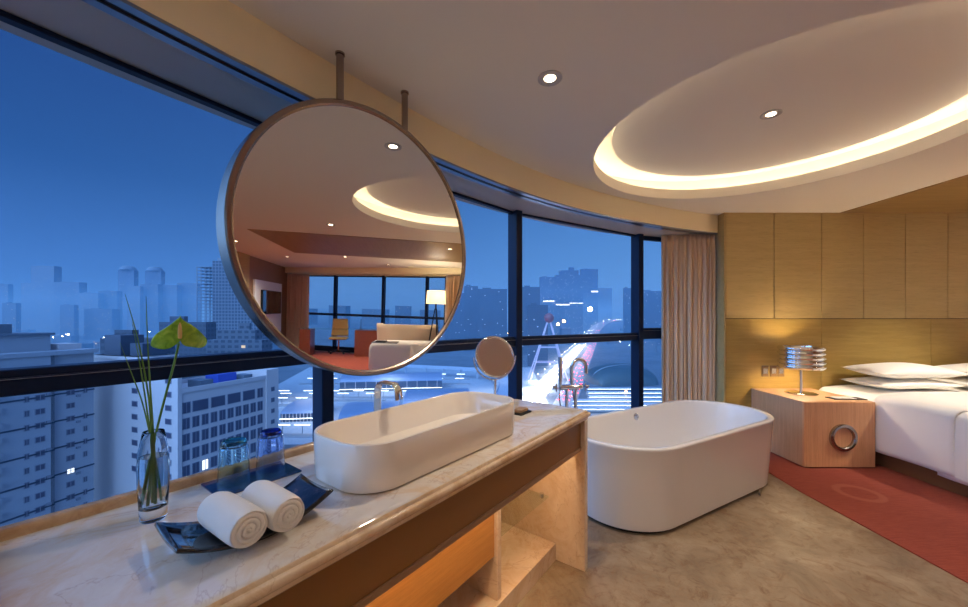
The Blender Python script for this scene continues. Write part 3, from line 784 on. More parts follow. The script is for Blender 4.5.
# ------------------------------------------------------------------ bed
BX0, BX1, BY0, BY1 = 3.70, 5.62, 2.12, 4.13
bed = empty('bed', ((BX0+BX1)/2, (BY0+BY1)/2, 0), 0, 'wide bed with white linen on a brown base against the oak wall', 'bed')
ob = ((BX0+BX1)/2, (BY0+BY1)/2, 0)
MB().box(BX0+0.055, BX1-0.055, BY0+0.05, BY1, 0.01, 0.30).build('bed_base', M['leather'], bed, bevel=0.008, org=ob)
MB().loft([rrect((BX0+BX1)/2,(BY0+BY1)/2+0.01,(BX1-BX0)/2+o-0.02,(BY1-BY0)/2-0.03+o,0.10,z) for o,z in ((-0.03,0.305),(0,0.33),(0,0.58),(-0.02,0.62),(-0.07,0.645))]).build('mattress', M['sheet'], bed, smooth=50, org=ob)
def drape(x0, x1, ya, yb, zt, zb, gx, wr, seed, slant=0.0):
    # linen that lies over the mattress and hangs down both sides
    sec = []
    for k in range(9): sec.append((x0-gx-0.008*math.sin(k/8*PI), zb+(zt-0.07-zb)*k/8))
    for k in range(1,7):
        a = k/6*PI/2; sec.append((x0-gx+0.09*(1-math.cos(a)), zt-0.07+0.07*math.sin(a)))
    for k in range(1,13): sec.append((x0-gx+0.09+(x1-x0+2*gx-0.18)*k/12, zt+0.012*math.sin(k/12*PI)))
    R_ = [(x0+x1-x, z) for x, z in reversed(sec[:15])]
    sec += R_
    n = len(sec); rnd = random.Random(seed); ph = [rnd.random()*6 for _ in range(4)]
    def f(u, v):
        i = u*(n-1); k = min(int(i), n-2); t = i-k
        x = sec[k][0]*(1-t)+sec[k+1][0]*t; z = sec[k][1]*(1-t)+sec[k+1][1]*t
        low = max(0, (zt-0.05-z)/(zt-zb))
        y = ya+(yb-ya)*v + slant*low
        sgn = -1 if x < (x0+x1)/2 else 1
        x += sgn*low*wr*(math.sin(v*9+ph[0])+0.5*math.sin(v*17+ph[1]))
        z += 0.004*math.sin(x*7+y*5+ph[2])+0.003*math.sin(x*13-y*11+ph[3])
        return (x, y, z)
    return f
mb = MB(); mb.grid(drape(BX0, BX1, 2.10, 3.02, 0.665, 0.13, 0.005, 0.008, 1), 60, 30)
f2 = drape(BX0, BX1, 2.10, 3.0, 0.665, 0.13, 0.005, 0.008, 1)
def foot(u, v):                                    # the hang at the foot of the bed
    p = f2(0.2+0.6*u, 0.0); return (p[0], p[1]-0.02*math.sin(v*PI/2)+0.004*math.sin(u*20)*v, p[2]-(p[2]-0.15)*v)
mb.grid(foot, 40, 10)
mb.build('duvet', M['bed'], bed, smooth=70, org=ob, solid=0.012)
mb = MB(); mb.grid(drape(BX0, BX1, 2.90, 3.50, 0.685, 0.165, 0.022, 0.006, 2, 0.0), 60, 20)
mb.build('turned_down_sheet', M['bed'], bed, smooth=70, org=ob, solid=0.012)
mb = MB(); mb.grid(drape(BX0, BX1, 3.48, 4.10, 0.660, 0.34, 0.004, 0.004, 4), 60, 16)
mb.build('under_sheet', M['sheet'], bed, smooth=70, org=ob, solid=0.008)
def pillow(c, w, d, t, rz, label, tilt=0.0):
    mb = MB()
    def f(sgn):
        def g(u, v):
            x = (u-0.5)*2; y = (v-0.5)*2
            e = (max(0,1-abs(x)**2.6))**0.55*(max(0,1-abs(y)**2.6))**0.55
            k = 1-0.06*(1-abs(x)**2)*abs(y)**3; k2 = 1-0.08*(1-abs(y)**2)*abs(x)**3
            return (x*w/2*k2, y*d/2*k, sgn*t/2*e + 0.006*math.sin(x*4+1)*e)
        return g
    mb.grid(f(1), 28, 20); mb.grid(f(-1), 28, 20)
    o = mb.build('pillow', M['sheet'], None, smooth=80)
    o.location = c; o.rotation_euler = (tilt, 0, rz); tag(o, label, 'pillow', 'stacked pillows at the head of the bed'); return o
pillow((4.33, 3.87, 0.739), 0.84, 0.46, 0.104, 0.01, 'lower white pillow of the stack nearest the bedside table')
pillow((4.34, 3.85, 0.866), 0.84, 0.46, 0.14, -0.02, 'top white pillow of the stack nearest the bedside table', 0.03)
pillow((5.30, 3.87, 0.739), 0.92, 0.46, 0.104, 0.01, 'lower white pillow of the stack cut by the right edge')
pillow((5.31, 3.85, 0.866), 0.92, 0.46, 0.14, 0.02, 'top white pillow of the stack cut by the right edge', 0.03)

# ------------------------------------------------------------------ things seen in the round mirror
# chaise with tray
ch = empty('chaise', (6.35, 2.2, 0), 0, 'white upholstered chaise in front of the floor lamp, seen in the round mirror', 'chaise')
MB().loft([rrect(0,0,0.55+o,0.98+o,0.12,z) for o,z in ((-0.06,0.05),(-0.02,0.08),(0,0.12),(0.0,0.55),(-0.02,0.62),(-0.07,0.655))]).build('cushion', M['bed'], ch, smooth=50)
MB().box(-0.45,0.45,-0.85,0.85,0.008,0.05).build('plinth', M['black'], ch)
tt = empty('serving_tray', (6.2, 1.55, 0.656), 0.1, 'grey tray with folded papers on the white chaise, seen in the round mirror', 'tray')
MB().box(-0.22,0.22,-0.28,0.28,0,0.012).build('base', mat('grey_tray', (86,86,90), 0.4), tt, bevel=0.003)
MB().box(-0.12,0.12,-0.2,0.02,0.012,0.04).build('papers', M['black'], tt, bevel=0.002)
# sofa with a curved back
sf = empty('sofa', (7.55, 2.05, 0), 0, 'beige tub sofa with a curved back before the far windows, seen in the round mirror', 'sofa')
MB().loft([rrect(0,0,0.42+o,0.62+o,0.25,z,10) for o,z in ((-0.03,0.10),(0,0.14),(0,0.40),(-0.04,0.45))]).build('seat', M['sofa'], sf, smooth=50)
def bk(u, v):
    a = -PI*0.62 + u*PI*1.24; z = 0.12+v*0.90; r = 1.0+0.06*v
    return (-0.50*r*math.cos(a)+0.05, 0.70*r*math.sin(a), z)
MB().grid(bk, 40, 8).build('backrest', M['sofa'], sf, smooth=80, solid=0.11)
mb = MB()
for x in (-0.28, 0.28):
    for y in (-0.4, 0.4): MB().tube([(x,y,0.008),(x,y,0.11)], 0.02, 10).build('leg', M['black'], sf, smooth=40)
# floor lamp
fl_ = empty('floor_lamp', (6.72, 2.80, 0), 0, 'black tripod floor lamp with a glowing drum shade, seen in the round mirror', 'lamp')
fl_.location = (7.0, 2.72, 0)
MB().lathe([(0.25,1.57),(0.225,1.90),(0.222,1.90),(0.247,1.57)], 40).build('lamp_shade', M['shade'], fl_, smooth=40)
for a in (0.4, 0.4+2*PI/3, 0.4+4*PI/3):
    MB().tube([(0.24*math.cos(a),0.24*math.sin(a),0.01),(0.02*math.cos(a),0.02*math.sin(a),1.45)], 0.014, 10).build('leg', M['black'], fl_, smooth=40)
MB().tube([(0,0,1.42),(0,0,1.74)], 0.02, 12).build('stem', M['black'], fl_, smooth=40)
MB().lathe([(0,1.66),(0.03,1.68),(0.035,1.72),(0,1.76)], 16).build('bulb', M['bulb_floor'], fl_, smooth=60)
fl2 = copy_tree(fl_); fl2.location = (0.9, -2.7, 0)  # unseen copy added behind the camera to brighten the ceiling
fl2['label'] = 'added unseen tripod floor lamp behind the camera, fill light for the ceiling'
for o_, w_ in ((fl_, 34), (fl2, 40)):                       # the bulbs' light, open upwards through the shade
    ld = bpy.data.lights.new('floor_lamp_light', 'POINT'); ld.energy = w_; ld.color = (1.0, 0.86, 0.66); ld.shadow_soft_size = 0.05
    lo = bpy.data.objects.new('floor_lamp_light', ld); COL.objects.link(lo); lo.parent = o_; lo.location = (0, 0, 1.80)
# desk with two pedestals and a glass top
dk = empty('desk', (9.0, 0.2, 0), 0, 'red brown desk with two pedestals and a glass top, seen in the round mirror', 'desk')
MB().box(-0.28,0.28,0.38,1.12,0.01,0.76).build('pedestal', M['redwood'], dk, bevel=0.004)
MB().box(-0.28,0.28,-1.08,-0.80,0.01,0.76).build('pedestal', M['redwood'], dk, bevel=0.004)
MB().box(-0.31,0.31,-1.12,1.16,0.762,0.776).build('glass_top', M['glass_shelf'], dk, bevel=0.002)
bo = empty('desk_ornament', (8.95, 0.72, 0.777), 0, 'thin dark ornament standing on the desk, seen in the round mirror', 'ornament')
MB().lathe([(0,0),(0.06,0),(0.06,0.01),(0.008,0.02),(0.006,0.30),(0,0.31)], 16).build('body', M['black'], bo, smooth=40)
# desk chair, facing the mirror
dc = empty('desk_chair', (9.5, 0.03, 0), 0, 'mustard leather swivel chair behind the desk, seen in the round mirror', 'chair')
MB().loft([rrect(0,0,0.24+o,0.26+o,0.08,z) for o,z in ((-0.03,0.43),(0,0.45),(0,0.48),(-0.03,0.50))]).build('seat', M['chair'], dc, smooth=50)
MB().grid(lambda u,v: (0.22+0.06*v-0.05*math.cos((u-0.5)*2)*0.6, (u-0.5)*(0.50-0.07*v), 0.52+0.52*v), 14, 10).build('backrest', M['chair'], dc, smooth=80, solid=0.05)
MB().tube([(0,0,0.09),(0,0,0.43)], 0.028, 14).build('column', M['chrome'], dc, smooth=40)
for k in range(5):
    a = k/5*2*PI; MB().tube([(0,0,0.10),(0.30*math.cos(a),0.30*math.sin(a),0.06)], [0.022,0.014], 10).build('foot', M['black'], dc, smooth=40)
    MB().lathe([(0,0.0),(0.028,0.008),(0.03,0.03),(0.02,0.05),(0,0.055)], 14, (0.31*math.cos(a),0.31*math.sin(a),0.008)).build('caster', M['black'], dc, smooth=50)
# television panel
tvp = empty('television', (8.75, -1.715, 0), 0, 'wall television on a tall white panel, seen in the round mirror', 'television')
MB().box(-1.0,1.05,0,0.05,0.45,2.04).build('white_panel', M['white_gloss'], tvp, bevel=0.004)
MB().box(-0.62,0.85,0.05,0.10,1.16,1.80).build('bezel', M['black'], tvp, bevel=0.004)
MB().box(-0.60,0.83,0.10,0.103,1.18,1.78).build('screen', M['screen'], tvp)
# ------------------------------------------------------------------ the city outside (street level far below)
GZ = -90.0
def facade(name, wall, win, pu=3.6, pv=3.2, wu=0.55, wv=0.5, lit=0.02, litcol=(255,226,170), lits=0.8, rough=0.7):
    m = mat(name, wall, rough); q = NT(m)
    uvn = q.new('ShaderNodeUVMap'); sp = q.new('ShaderNodeSeparateXYZ'); q.link(uvn.outputs[0], sp.inputs[0])
    u = q.math('DIVIDE', sp.outputs[0], pu); v = q.math('DIVIDE', sp.outputs[1], pv)
    fu = q.math('FRACT', u); fv = q.math('FRACT', v)
    iu = q.math('FLOOR', u); iv = q.math('FLOOR', v)
    a = q.math('LESS_THAN', q.math('ABSOLUTE', q.math('SUBTRACT', fu, 0.5)), wu/2)
    b = q.math('LESS_THAN', q.math('ABSOLUTE', q.math('SUBTRACT', fv, 0.5)), wv/2)
    w = q.math('MULTIPLY', a, b)
    q.link(q.mix(w, lin(wall), lin(win)), q.b.inputs['Base Color'])
    cb = q.new('ShaderNodeCombineXYZ'); q.link(iu, cb.inputs[0]); q.link(iv, cb.inputs[1])
    wn = q.new('ShaderNodeTexWhiteNoise'); wn.noise_dimensions = '2D'; q.link(cb.outputs[0], wn.inputs['Vector'])
    l = q.math('LESS_THAN', wn.outputs['Value'], lit)
    q.b.inputs['Emission Color'].default_value = lin(litcol)
    q.link(q.math('MULTIPLY', q.math('MULTIPLY', l, w), lits), q.b.inputs['Emission Strength'])
    return m
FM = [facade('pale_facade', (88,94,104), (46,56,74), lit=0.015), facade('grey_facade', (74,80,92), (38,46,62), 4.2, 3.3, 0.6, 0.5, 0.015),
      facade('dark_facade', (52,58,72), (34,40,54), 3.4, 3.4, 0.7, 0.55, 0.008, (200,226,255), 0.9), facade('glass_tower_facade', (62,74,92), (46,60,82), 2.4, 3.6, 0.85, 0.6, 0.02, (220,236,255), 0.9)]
M['roof'] = mat('flat_roof_grey', (96,104,116), 0.85)
M['lamp_white'] = emis('white_city_light', (226,238,255), 40.0)
M['lamp_amber'] = emis('amber_city_light', (255,190,120), 40.0)
M['sign_white'] = emis('lit_white_sign', (214,234,255), 3.0)

def block(poly, z0, z1, org, mb=None, mi_wall=0, mi_roof=1):
    mb = mb or MB(); s = 0; n = len(poly)
    for i in range(n):
        a = poly[i]; b = poly[(i+1) % n]; L = math.hypot(b[0]-a[0], b[1]-a[1])
        mb.add([(a[0],a[1],z0),(b[0],b[1],z0),(b[0],b[1],z1),(a[0],a[1],z1)], [(0,1,2,3)], mi_wall, [((s,0),(s+L,0),(s+L,z1-z0),(s,z1-z0))])
        s += L
    mb.add([(p[0],p[1],z1) for p in poly], [tuple(range(n))], mi_roof, [tuple((0,0) for _ in poly)])
    return mb
def rect(w, d, r, ox=0, oy=0):
    c, s = math.cos(r), math.sin(r)
    return [(ox+x*c-y*s, oy+x*s+y*c) for x, y in ((-w/2,-d/2),(w/2,-d/2),(w/2,d/2),(-w/2,d/2))]
TW = []
def tower(px0, px1, pyt, Y, m, label, cat='building', group=None, depth=0.3, rot=0.0, crown=None, name='tower_block', signs=()):
    a = at_y(px0, pyt, Y); b = at_y(px1, pyt, Y); w = b.x-a.x; cx = (a.x+b.x)/2; d = w*depth
    TW.append((cx, Y+d/2, w, d)); r = empty(name, (cx, Y+d/2, GZ), 0, label, cat, group)
    H_ = a.z-GZ
    block(rect(w, d, rot), 0, H_, None).build('tower_body', [m, M['roof']], r)
    if crown == 'step':
        block(rect(w*0.7, d*0.7, rot), H_, H_+w*0.18, None).build('roof_house', [m, M['roof']], r)
        block(rect(w*0.2, d*0.2, rot, w*0.1), H_+w*0.18, H_+w*0.3, None).build('lift_house', [m, M['roof']], r)
    elif crown == 'round':
        MB().lathe([(w*0.42,H_),(w*0.40,H_+w*0.12),(w*0.28,H_+w*0.25),(0,H_+w*0.3)], 20).build('crown', M['roof'], r, smooth=40)
    elif crown == 'box':
        block(rect(w*0.3, d*0.4, rot, -w*0.2), H_, H_+4, None).build('roof_house', [m, M['roof']], r)
    for (u0, u1, v0, v1) in signs:
        MB().box(-w/2+w*u0, -w/2+w*u1, -d/2-1.0, -d/2-0.2, v0-GZ, v1-GZ).build('lit_sign', M['sign_white'], r)
    return r
# skyline seen past the vase (left bay)
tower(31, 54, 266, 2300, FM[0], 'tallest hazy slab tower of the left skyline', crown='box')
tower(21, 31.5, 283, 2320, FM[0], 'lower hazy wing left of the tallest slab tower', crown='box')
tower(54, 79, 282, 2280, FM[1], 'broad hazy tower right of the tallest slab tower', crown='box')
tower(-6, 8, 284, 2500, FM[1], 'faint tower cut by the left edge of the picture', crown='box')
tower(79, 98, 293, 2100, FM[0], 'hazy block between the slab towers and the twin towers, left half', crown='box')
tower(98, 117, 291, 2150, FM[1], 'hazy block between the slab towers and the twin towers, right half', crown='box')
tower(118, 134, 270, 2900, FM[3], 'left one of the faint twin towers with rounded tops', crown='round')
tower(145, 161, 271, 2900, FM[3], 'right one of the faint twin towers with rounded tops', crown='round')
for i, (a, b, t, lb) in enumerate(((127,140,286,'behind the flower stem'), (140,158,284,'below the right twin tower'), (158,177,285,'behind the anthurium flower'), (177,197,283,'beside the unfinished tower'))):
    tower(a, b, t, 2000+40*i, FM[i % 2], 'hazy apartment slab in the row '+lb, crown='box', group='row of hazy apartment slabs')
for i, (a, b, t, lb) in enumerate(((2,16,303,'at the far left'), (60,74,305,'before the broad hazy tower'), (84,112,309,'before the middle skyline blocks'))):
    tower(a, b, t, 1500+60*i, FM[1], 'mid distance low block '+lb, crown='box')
# unfinished tower: open floors on columns
ut = empty('unfinished_tower', (0,0,0), 0, 'unfinished concrete tower with open floor slabs left of the round mirror', 'building')
UY = 400.0; a = at_y(196, 264, UY); b = at_y(213, 264, UY); c = at_y(262, 261, UY)
ut.location = (a.x, UY, GZ)
conc = mat('raw_concrete', (120,126,136), 0.85)
fh = 3.6; nfl = int((a.z-GZ)/fh)
mb = MB()
for k in range(nfl+1): mb.box(0, b.x-a.x, 0, 16, k*fh-0.25, k*fh+0.25)
mb.build('floor_slabs', conc, ut)
for i in range(5):
    for j in (0, 2):
        x = 0.4+(b.x-a.x-0.8)*i/4
        MB().box(x-0.3, x+0.3, 0.5+7*j, 1.1+7*j, 0, nfl*fh).build('column', conc, ut)
frame_f = facade('unfinished_grid_facade', (92,98,110), (34,40,56), 3.4, 3.6, 0.72, 0.7, 0.0)
w = c.x-b.x
block([(b.x-a.x,-1),(b.x-a.x+w,-1),(b.x-a.x+w,20),(b.x-a.x,20)], 0, c.z-GZ, None).build('core_block', [frame_f, M['roof']], ut)
MB().box(b.x-a.x+2, b.x-a.x+8, 4, 10, c.z-GZ, c.z-GZ+4).build('roof_house', conc, ut)

# detail facades near by
M['bld_white'] = mat('off_white_render', (190,178,178), 0.8); M['bld_blue'] = mat('pale_grey_render', (150,152,160), 0.8); M['bld_dark'] = mat('dark_band', (52,60,78), 0.7)
M['win_dark'] = mat('dark_window', (70,68,88), 0.3); M['win_warm'] = emis('lit_window', (226,240,255), 1.6); M['win_frame'] = mat('grey_window_frame', (120,122,134), 0.6)
M['blue_tarp'] = mat('blue_tarpaulin', (50,74,170), 0.6)
B0 = Vector((-71.0, 86.0)); r20 = math.radians(20); e1 = Vector((math.sin(r20), math.cos(r20))); e2 = Vector((-math.cos(r20), math.sin(r20)))
bb = empty('slab_building', (B0.x, B0.y, GZ), math.atan2(e1.y, e1.x), 'off white slab building with a grid of dark windows behind the vase', 'building')
# local x along the window face (away), local y to the left
def zz(z): return z-GZ
mb = MB(); mb.box(0, 0.9, 0, 15, 0, zz(-8.0)); mb.box(0, 9.0, 15, 34, 0, zz(-8.0)); mb.box(-0.12, 9.1, 15, 34.05, zz(-8.9), zz(-8.0)); mb.build('stair_block', M['bld_white'], bb)
mb = MB(); mb.box(0.6, 24.0, 0.3, 15, 0, zz(-16.0)); mb.build('window_wing', M['bld_white'], bb)
mb = MB(); mb.box(0.6, 24.0, 0.0, 0.4, zz(-16.0), zz(-14.9)); mb.box(0.6, 24.0, 14.6, 15.0, zz(-16.0), zz(-14.9)); mb.build('parapet', M['bld_white'], bb)
MB().box(23.0, 27.0, -0.1, 15, 0, zz(-13.4)).build('corner_pier', M['bld_white'], bb)
for x0, x1, y0, y1, h in ((7,10,3,8,1.8),(12,17,4,9,2.6),(18.5,21,3,7,1.6)):
    MB().box(x0, x1, y0, y1, zz(-16.0), zz(-16.0)+h).build('roof_unit', M['blue_tarp'] if x0 == 12 else M['roof'], bb)
def win(x0, x1, z0, z1, y, parent, lit=False, axis='x'):
    mb = MB()
    t = 0.14
    if axis == 'x':
        mb.box(x0, x1, y-0.10, y+0.05, z0, z1, 0); mb.box(x0+t, x1-t, y-0.12, y-0.09, z0+t, z1-t, 1)
        if x1-x0 < 2.2: mb.box((x0+x1)/2-0.06, (x0+x1)/2+0.06, y-0.14, y-0.11, z0, z1, 0)
    else:
        mb.box(y-0.10, y+0.05, x0, x1, z0, z1, 0); mb.box(y-0.12, y-0.09, x0+t, x1-t, z0+t, z1-t, 1)
    return mb.build('window', [M['win_frame'], M['win_warm'] if lit else M['win_dark']], parent)
cw = 2.12
for row in range(7):
    z1 = zz(-18.3-3.75*row); z0 = z1-2.7
    if row == 0:
        spans = [(1.1,2.9),(3.3,7.0),(7.6,11.2),(11.8,15.4),(16.0,19.6),(20.3,22.1)]
    else:
        spans = [(1.1+2.14*k, 2.75+2.14*k) for k in range(10)]
    for k, (x0, x1) in enumerate(spans): win(x0, x1, z0, z1, 0.3, bb, lit=(row == 4 and k == 2))
for row in range(6): win(24.4, 25.6, zz(-18.6-3.2*row)-1.3, zz(-18.6-3.2*row), -0.1, bb)
for row in range(8):
    win(2.2, 4.4, zz(-12.4-3.2*row)-1.4, zz(-12.4-3.2*row), 0.0, bb, axis='y')
    win(15.0, 17.2, zz(-12.4-3.2*row)-1.4, zz(-12.4-3.2*row), 0.0, bb, axis='y')
for x0, x1, y0, y1, h in ((1.5,7,16,21,3.2),(1,6,24,31,5.2)):
    MB().box(x0, x1, y0, y1, zz(-8.0), zz(-8.0)+h).build('roof_unit', M['bld_dark'], bb)
# residential tower at the far left
r14 = math.radians(14.4); A0_ = Vector((-93.0, 89.0)); ae = Vector((math.sin(r14), math.cos(r14)))
ba = empty('residential_tower', (A0_.x, A0_.y, GZ), math.atan2(ae.y, ae.x), 'pale blue residential tower with dark floor bands at the left edge', 'building')
# local x < 0 comes towards the hotel, local y = to the left (away from the facade)
MB().box(-7.4, 0, 0.9, 16, 0, zz(-6.6)).build('recessed_bay', M['bld_blue'], ba)
MB().box(-36, -7.4, 0, 16, 0, zz(-6.6)).build('front_bay', M['bld_blue'], ba)
MB().box(-7.9, -7.35, 0.0, 0.95, 0, zz(-6.6)).build('drain_shaft', M['bld_dark'], ba)
MB().box(-36.3, 0.3, -0.3, 16.3, zz(-6.6), zz(-5.7)).build('cornice', M['bld_blue'], ba)
for k in range(9):
    z = zz(-9.6-6.0*k)
    MB().box(-36, -7.3, -0.12, 0.1, z, z+0.35).build('floor_band', M['bld_dark'], ba)
    MB().box(-7.3, 0.1, 0.78, 1.0, z, z+0.35).build('floor_band', M['bld_dark'], ba)
for k in range(13):
    z = zz(-8.6-3.0*k)
    for x, w, y in ((-4.2, 1.5, 0.9), (-1.6, 0.8, 0.9), (-9.6, 1.6, 0.0), (-11.6, 0.8, 0.0)):
        if (k % 5 == 3 and x == -1.6): continue
        win(x-w/2, x+w/2, z-1.5, z-0.2, y, ba, lit=(k in (8,) and x == -4.2))
    win(-18.6, -15.6, z-1.9, z-0.2, 0.0, ba)
for k in range(10):
    z = zz(-9.2-3.0*k)
    MB().box(-18.9, -15.4, -1.0, 0, z-2.2, z-1.2).build('balcony', M['bld_blue'], ba)
for k, (x, y) in enumerate(((-4.2,0.9),(-9.6,0.0))):
    for j in range(8):
        z = zz(-10.2-6.0*j+1.5*k); MB().box(x+0.9, x+1.6, y-0.5, y, z-0.5, z).build('cooling_unit', M['win_frame'], ba)
mb = MB(); mb.box(-24, -6, 4, 13, zz(-6.6), zz(-2.2)); mb.build('penthouse', M['bld_blue'], ba)
MB().box(-25, -5.5, 3.4, 13.6, zz(-2.2), zz(-1.7)).build('roof_slab', M['roof'], ba)
MB().box(-16, -11, 6, 11, zz(-1.7), zz(0.3)).build('water_tank_room', M['roof'], ba)
MB().box(-4.6, -0.6, 4, 10, zz(-6.6), zz(-4.4)).build('stair_head', M['bld_white'], ba)
# dark roofed blocks between the rail and the skyline
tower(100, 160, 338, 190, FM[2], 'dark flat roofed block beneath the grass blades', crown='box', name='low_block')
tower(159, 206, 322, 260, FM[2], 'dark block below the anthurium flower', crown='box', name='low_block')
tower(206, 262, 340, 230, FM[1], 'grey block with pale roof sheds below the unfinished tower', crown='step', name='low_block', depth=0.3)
# right hand bays
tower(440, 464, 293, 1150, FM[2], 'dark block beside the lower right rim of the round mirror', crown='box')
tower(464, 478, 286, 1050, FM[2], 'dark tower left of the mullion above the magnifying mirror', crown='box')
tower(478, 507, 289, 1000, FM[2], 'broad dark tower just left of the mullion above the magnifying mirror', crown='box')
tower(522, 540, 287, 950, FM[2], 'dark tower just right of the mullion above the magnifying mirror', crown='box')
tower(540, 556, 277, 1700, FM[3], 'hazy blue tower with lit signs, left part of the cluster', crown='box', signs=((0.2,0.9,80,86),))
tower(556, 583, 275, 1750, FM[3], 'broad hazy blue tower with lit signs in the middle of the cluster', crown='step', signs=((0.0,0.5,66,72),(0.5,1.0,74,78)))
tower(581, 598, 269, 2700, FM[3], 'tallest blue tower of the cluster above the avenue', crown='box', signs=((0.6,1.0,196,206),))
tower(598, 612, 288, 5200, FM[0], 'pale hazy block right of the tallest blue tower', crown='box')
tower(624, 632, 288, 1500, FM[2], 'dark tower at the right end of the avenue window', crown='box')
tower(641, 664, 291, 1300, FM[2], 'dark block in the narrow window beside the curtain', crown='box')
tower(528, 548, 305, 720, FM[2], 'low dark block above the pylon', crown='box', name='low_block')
# skyline reflected in the mirror from the far side of the room
for i, (ang, Y, w, h, lb) in enumerate(((86,1700,90,70,'first'),(90,1500,60,84,'second'),(94,1800,110,66,'third'),(99,1600,70,78,'fourth'),(104,1900,120,60,'fifth'),(109,1500,60,72,'sixth'))):
    a = math.radians(ang); r = empty('tower_block', (Y*math.sin(a), Y*math.cos(a), GZ), 0, lb+' hazy block from the left beyond the far windows in the round mirror', 'building', 'hazy blocks beyond the far windows')
    block(rect(w*0.6, w, 0.1*i), 0, h+12, None).build('tower_body', [FM[i % 2], M['roof']], r)

# ground with pale street pattern
m = mat('dusk_city_ground', (70,78,92), 0.9); q = NT(m); v = q.obj((0.012,0.012,0.012))
c1 = q.ramp(q.noise(v, 1.2, 6, 0.7), [(0.3, lin((52,62,72))), (0.7, lin((92,100,110)))])
q.link(c1, q.b.inputs['Base Color'])
mb = MB(); mb.add([(-9000,-5000,GZ),(9000,-5000,GZ),(9000,14000,GZ),(-9000,14000,GZ)], [(0,1,2,3)])
struct(mb.build('ground', m))

# low houses spread over the plain
rnd = random.Random(11)
placed = []
def clear(x, y):
    ax = 51+(y-415)*0.325
    if -30 < x-ax < 85: return False
    px = CX+F*x/y
    if y < 1000 and px > 250: return False
    return True
k = 0
while k < 60:
    Y = 420*math.exp(rnd.random()*1.9); px = rnd.uniform(0, 660); x = (px-CX)/F*Y
    w = rnd.uniform(24, 70); d = rnd.uniform(20, 50); h = rnd.uniform(10, 34) if rnd.random() < 0.8 else rnd.uniform(34, 60)
    if not clear(x-w/2, Y) or not clear(x+w/2, Y+d): continue
    if any(abs(x-a) < (w+c_)/2+6 and abs(Y-b_) < (d+e_)/2+6 for a, b_, c_, e_ in placed+TW): continue
    placed.append((x, Y, w, d)); k += 1
    r = empty('low_house', (x, Y, GZ), 0, 'low flat roofed house in the hazy plain below the skyline', 'building', 'low houses in the hazy plain')
    block(rect(w, d, rnd.uniform(-0.05,0.05)), 0, h, None).build('house_body', [FM[k % 3], M['roof']], r)
    MB().box(-4, 4, -3, 3, h, h+3).build('roof_house', M['roof'], r)
# street lights
lamp_me = None
def street_lamp(x, y, h, r, m, label, group):
    o = MB().tube([(0,0,0),(0,0,h)], 0.12, 6).lathe([(0,h-0.2*r),(r*0.8,h),(r,h+0.6*r),(r*0.7,h+1.3*r),(0,h+1.6*r)], 10, mi=1).build('street_lamp', [M['roof'], m], None, smooth=50)
    o.location = (x, y, GZ); return tag(o, label, 'street lamp', group)
protos = {}
def put_lamp(px, Y, h, r, amber=False, side='left'):
    key = (h, r, amber)
    lb = ('amber' if amber else 'white')+' street lamp glowing among the low roofs ' + ('of the left window' if side == 'left' else 'below the right hand towers')
    x = (px-CX)/F*Y
    if any(abs(x-a) < c_/2+5 and abs(Y-b_) < e_/2+5 for a, b_, c_, e_ in placed+TW): return
    if key not in protos: protos[key] = street_lamp(x, Y, h, r, M['lamp_amber'] if amber else M['lamp_white'], lb, 'lit street lamps in the plain'); return
    o = protos[key].copy(); COL.objects.link(o); o.location = (x, Y, GZ); o['label'] = lb
for i in range(60):
    Y = F*64.0/(rnd.uniform(325, 345)-HY); px = rnd.choice([rnd.uniform(0, 24), rnd.uniform(40, 125), rnd.uniform(100, 200)])
    put_lamp(px, Y, 26.0, 1.6 if Y < 1500 else (2.6 if Y < 2600 else 4.2), rnd.random() < 0.15, 'left')
for i in range(34):
    Y = rnd.uniform(800, 2000); px = rnd.uniform(440, 660)
    if clear((px-CX)/F*Y, Y): put_lamp(px, Y, 20.0, rnd.choice([0.9, 1.3]), rnd.random() < 0.25, 'right')
for px, py, Y, r, am, lb in ((590, 311, 1300, 9.0, False, 'big white floodlight left of the avenue'), (558, 325, 900, 3.4, True, 'left one of two amber floodlights above the pylon'), (564, 322, 900, 3.4, True, 'right one of two amber floodlights above the pylon'), (626, 393, 420, 1.6, True, 'single amber lamp over the rail platforms')):
    p = at_y(px, py, Y); o = street_lamp(p.x, Y, p.z-GZ, r, M['lamp_amber'] if am else M['lamp_white'], lb, None)

# avenue, two carriageways
asph = mat('pale_asphalt', (150,152,158), 0.6)
def cl(t): return Vector((52+0.326*t+0.00009*max(0,t-1300)**2, 415+t))
def rz_(t):                                  # the avenue climbs a ramp in the distance
    k = min(1, max(0, (t-800)/1700)); return GZ+0.3+76*k*k*(3-2*k)
ad = Vector((0.326, 1)).normalized(); an = Vector((ad.y, -ad.x))
av = MB()
def strip(o0, o1, t0, t1, z):
    pts = []
    for t in (t0, t1): pts += [cl(t)+an*o0, cl(t)+an*o1]
    av.add([(p.x,p.y,z) for p in pts], [(0,1,3,2)])
strip(-13, 13, -200, 800, GZ+0.3); strip(26, 50, -200, 800, GZ+0.3)
sec = []
for t in list(range(800, 2501, 100))+list(range(2600, 4201, 200)):
    l = cl(t)-an*14; r = cl(t)+an*51; sec.append([(l.x,l.y,GZ),(l.x,l.y,rz_(t)),(r.x,r.y,rz_(t)),(r.x,r.y,GZ)])
av.loft(sec)
o = struct(av.build('road', asph))
mb = MB()
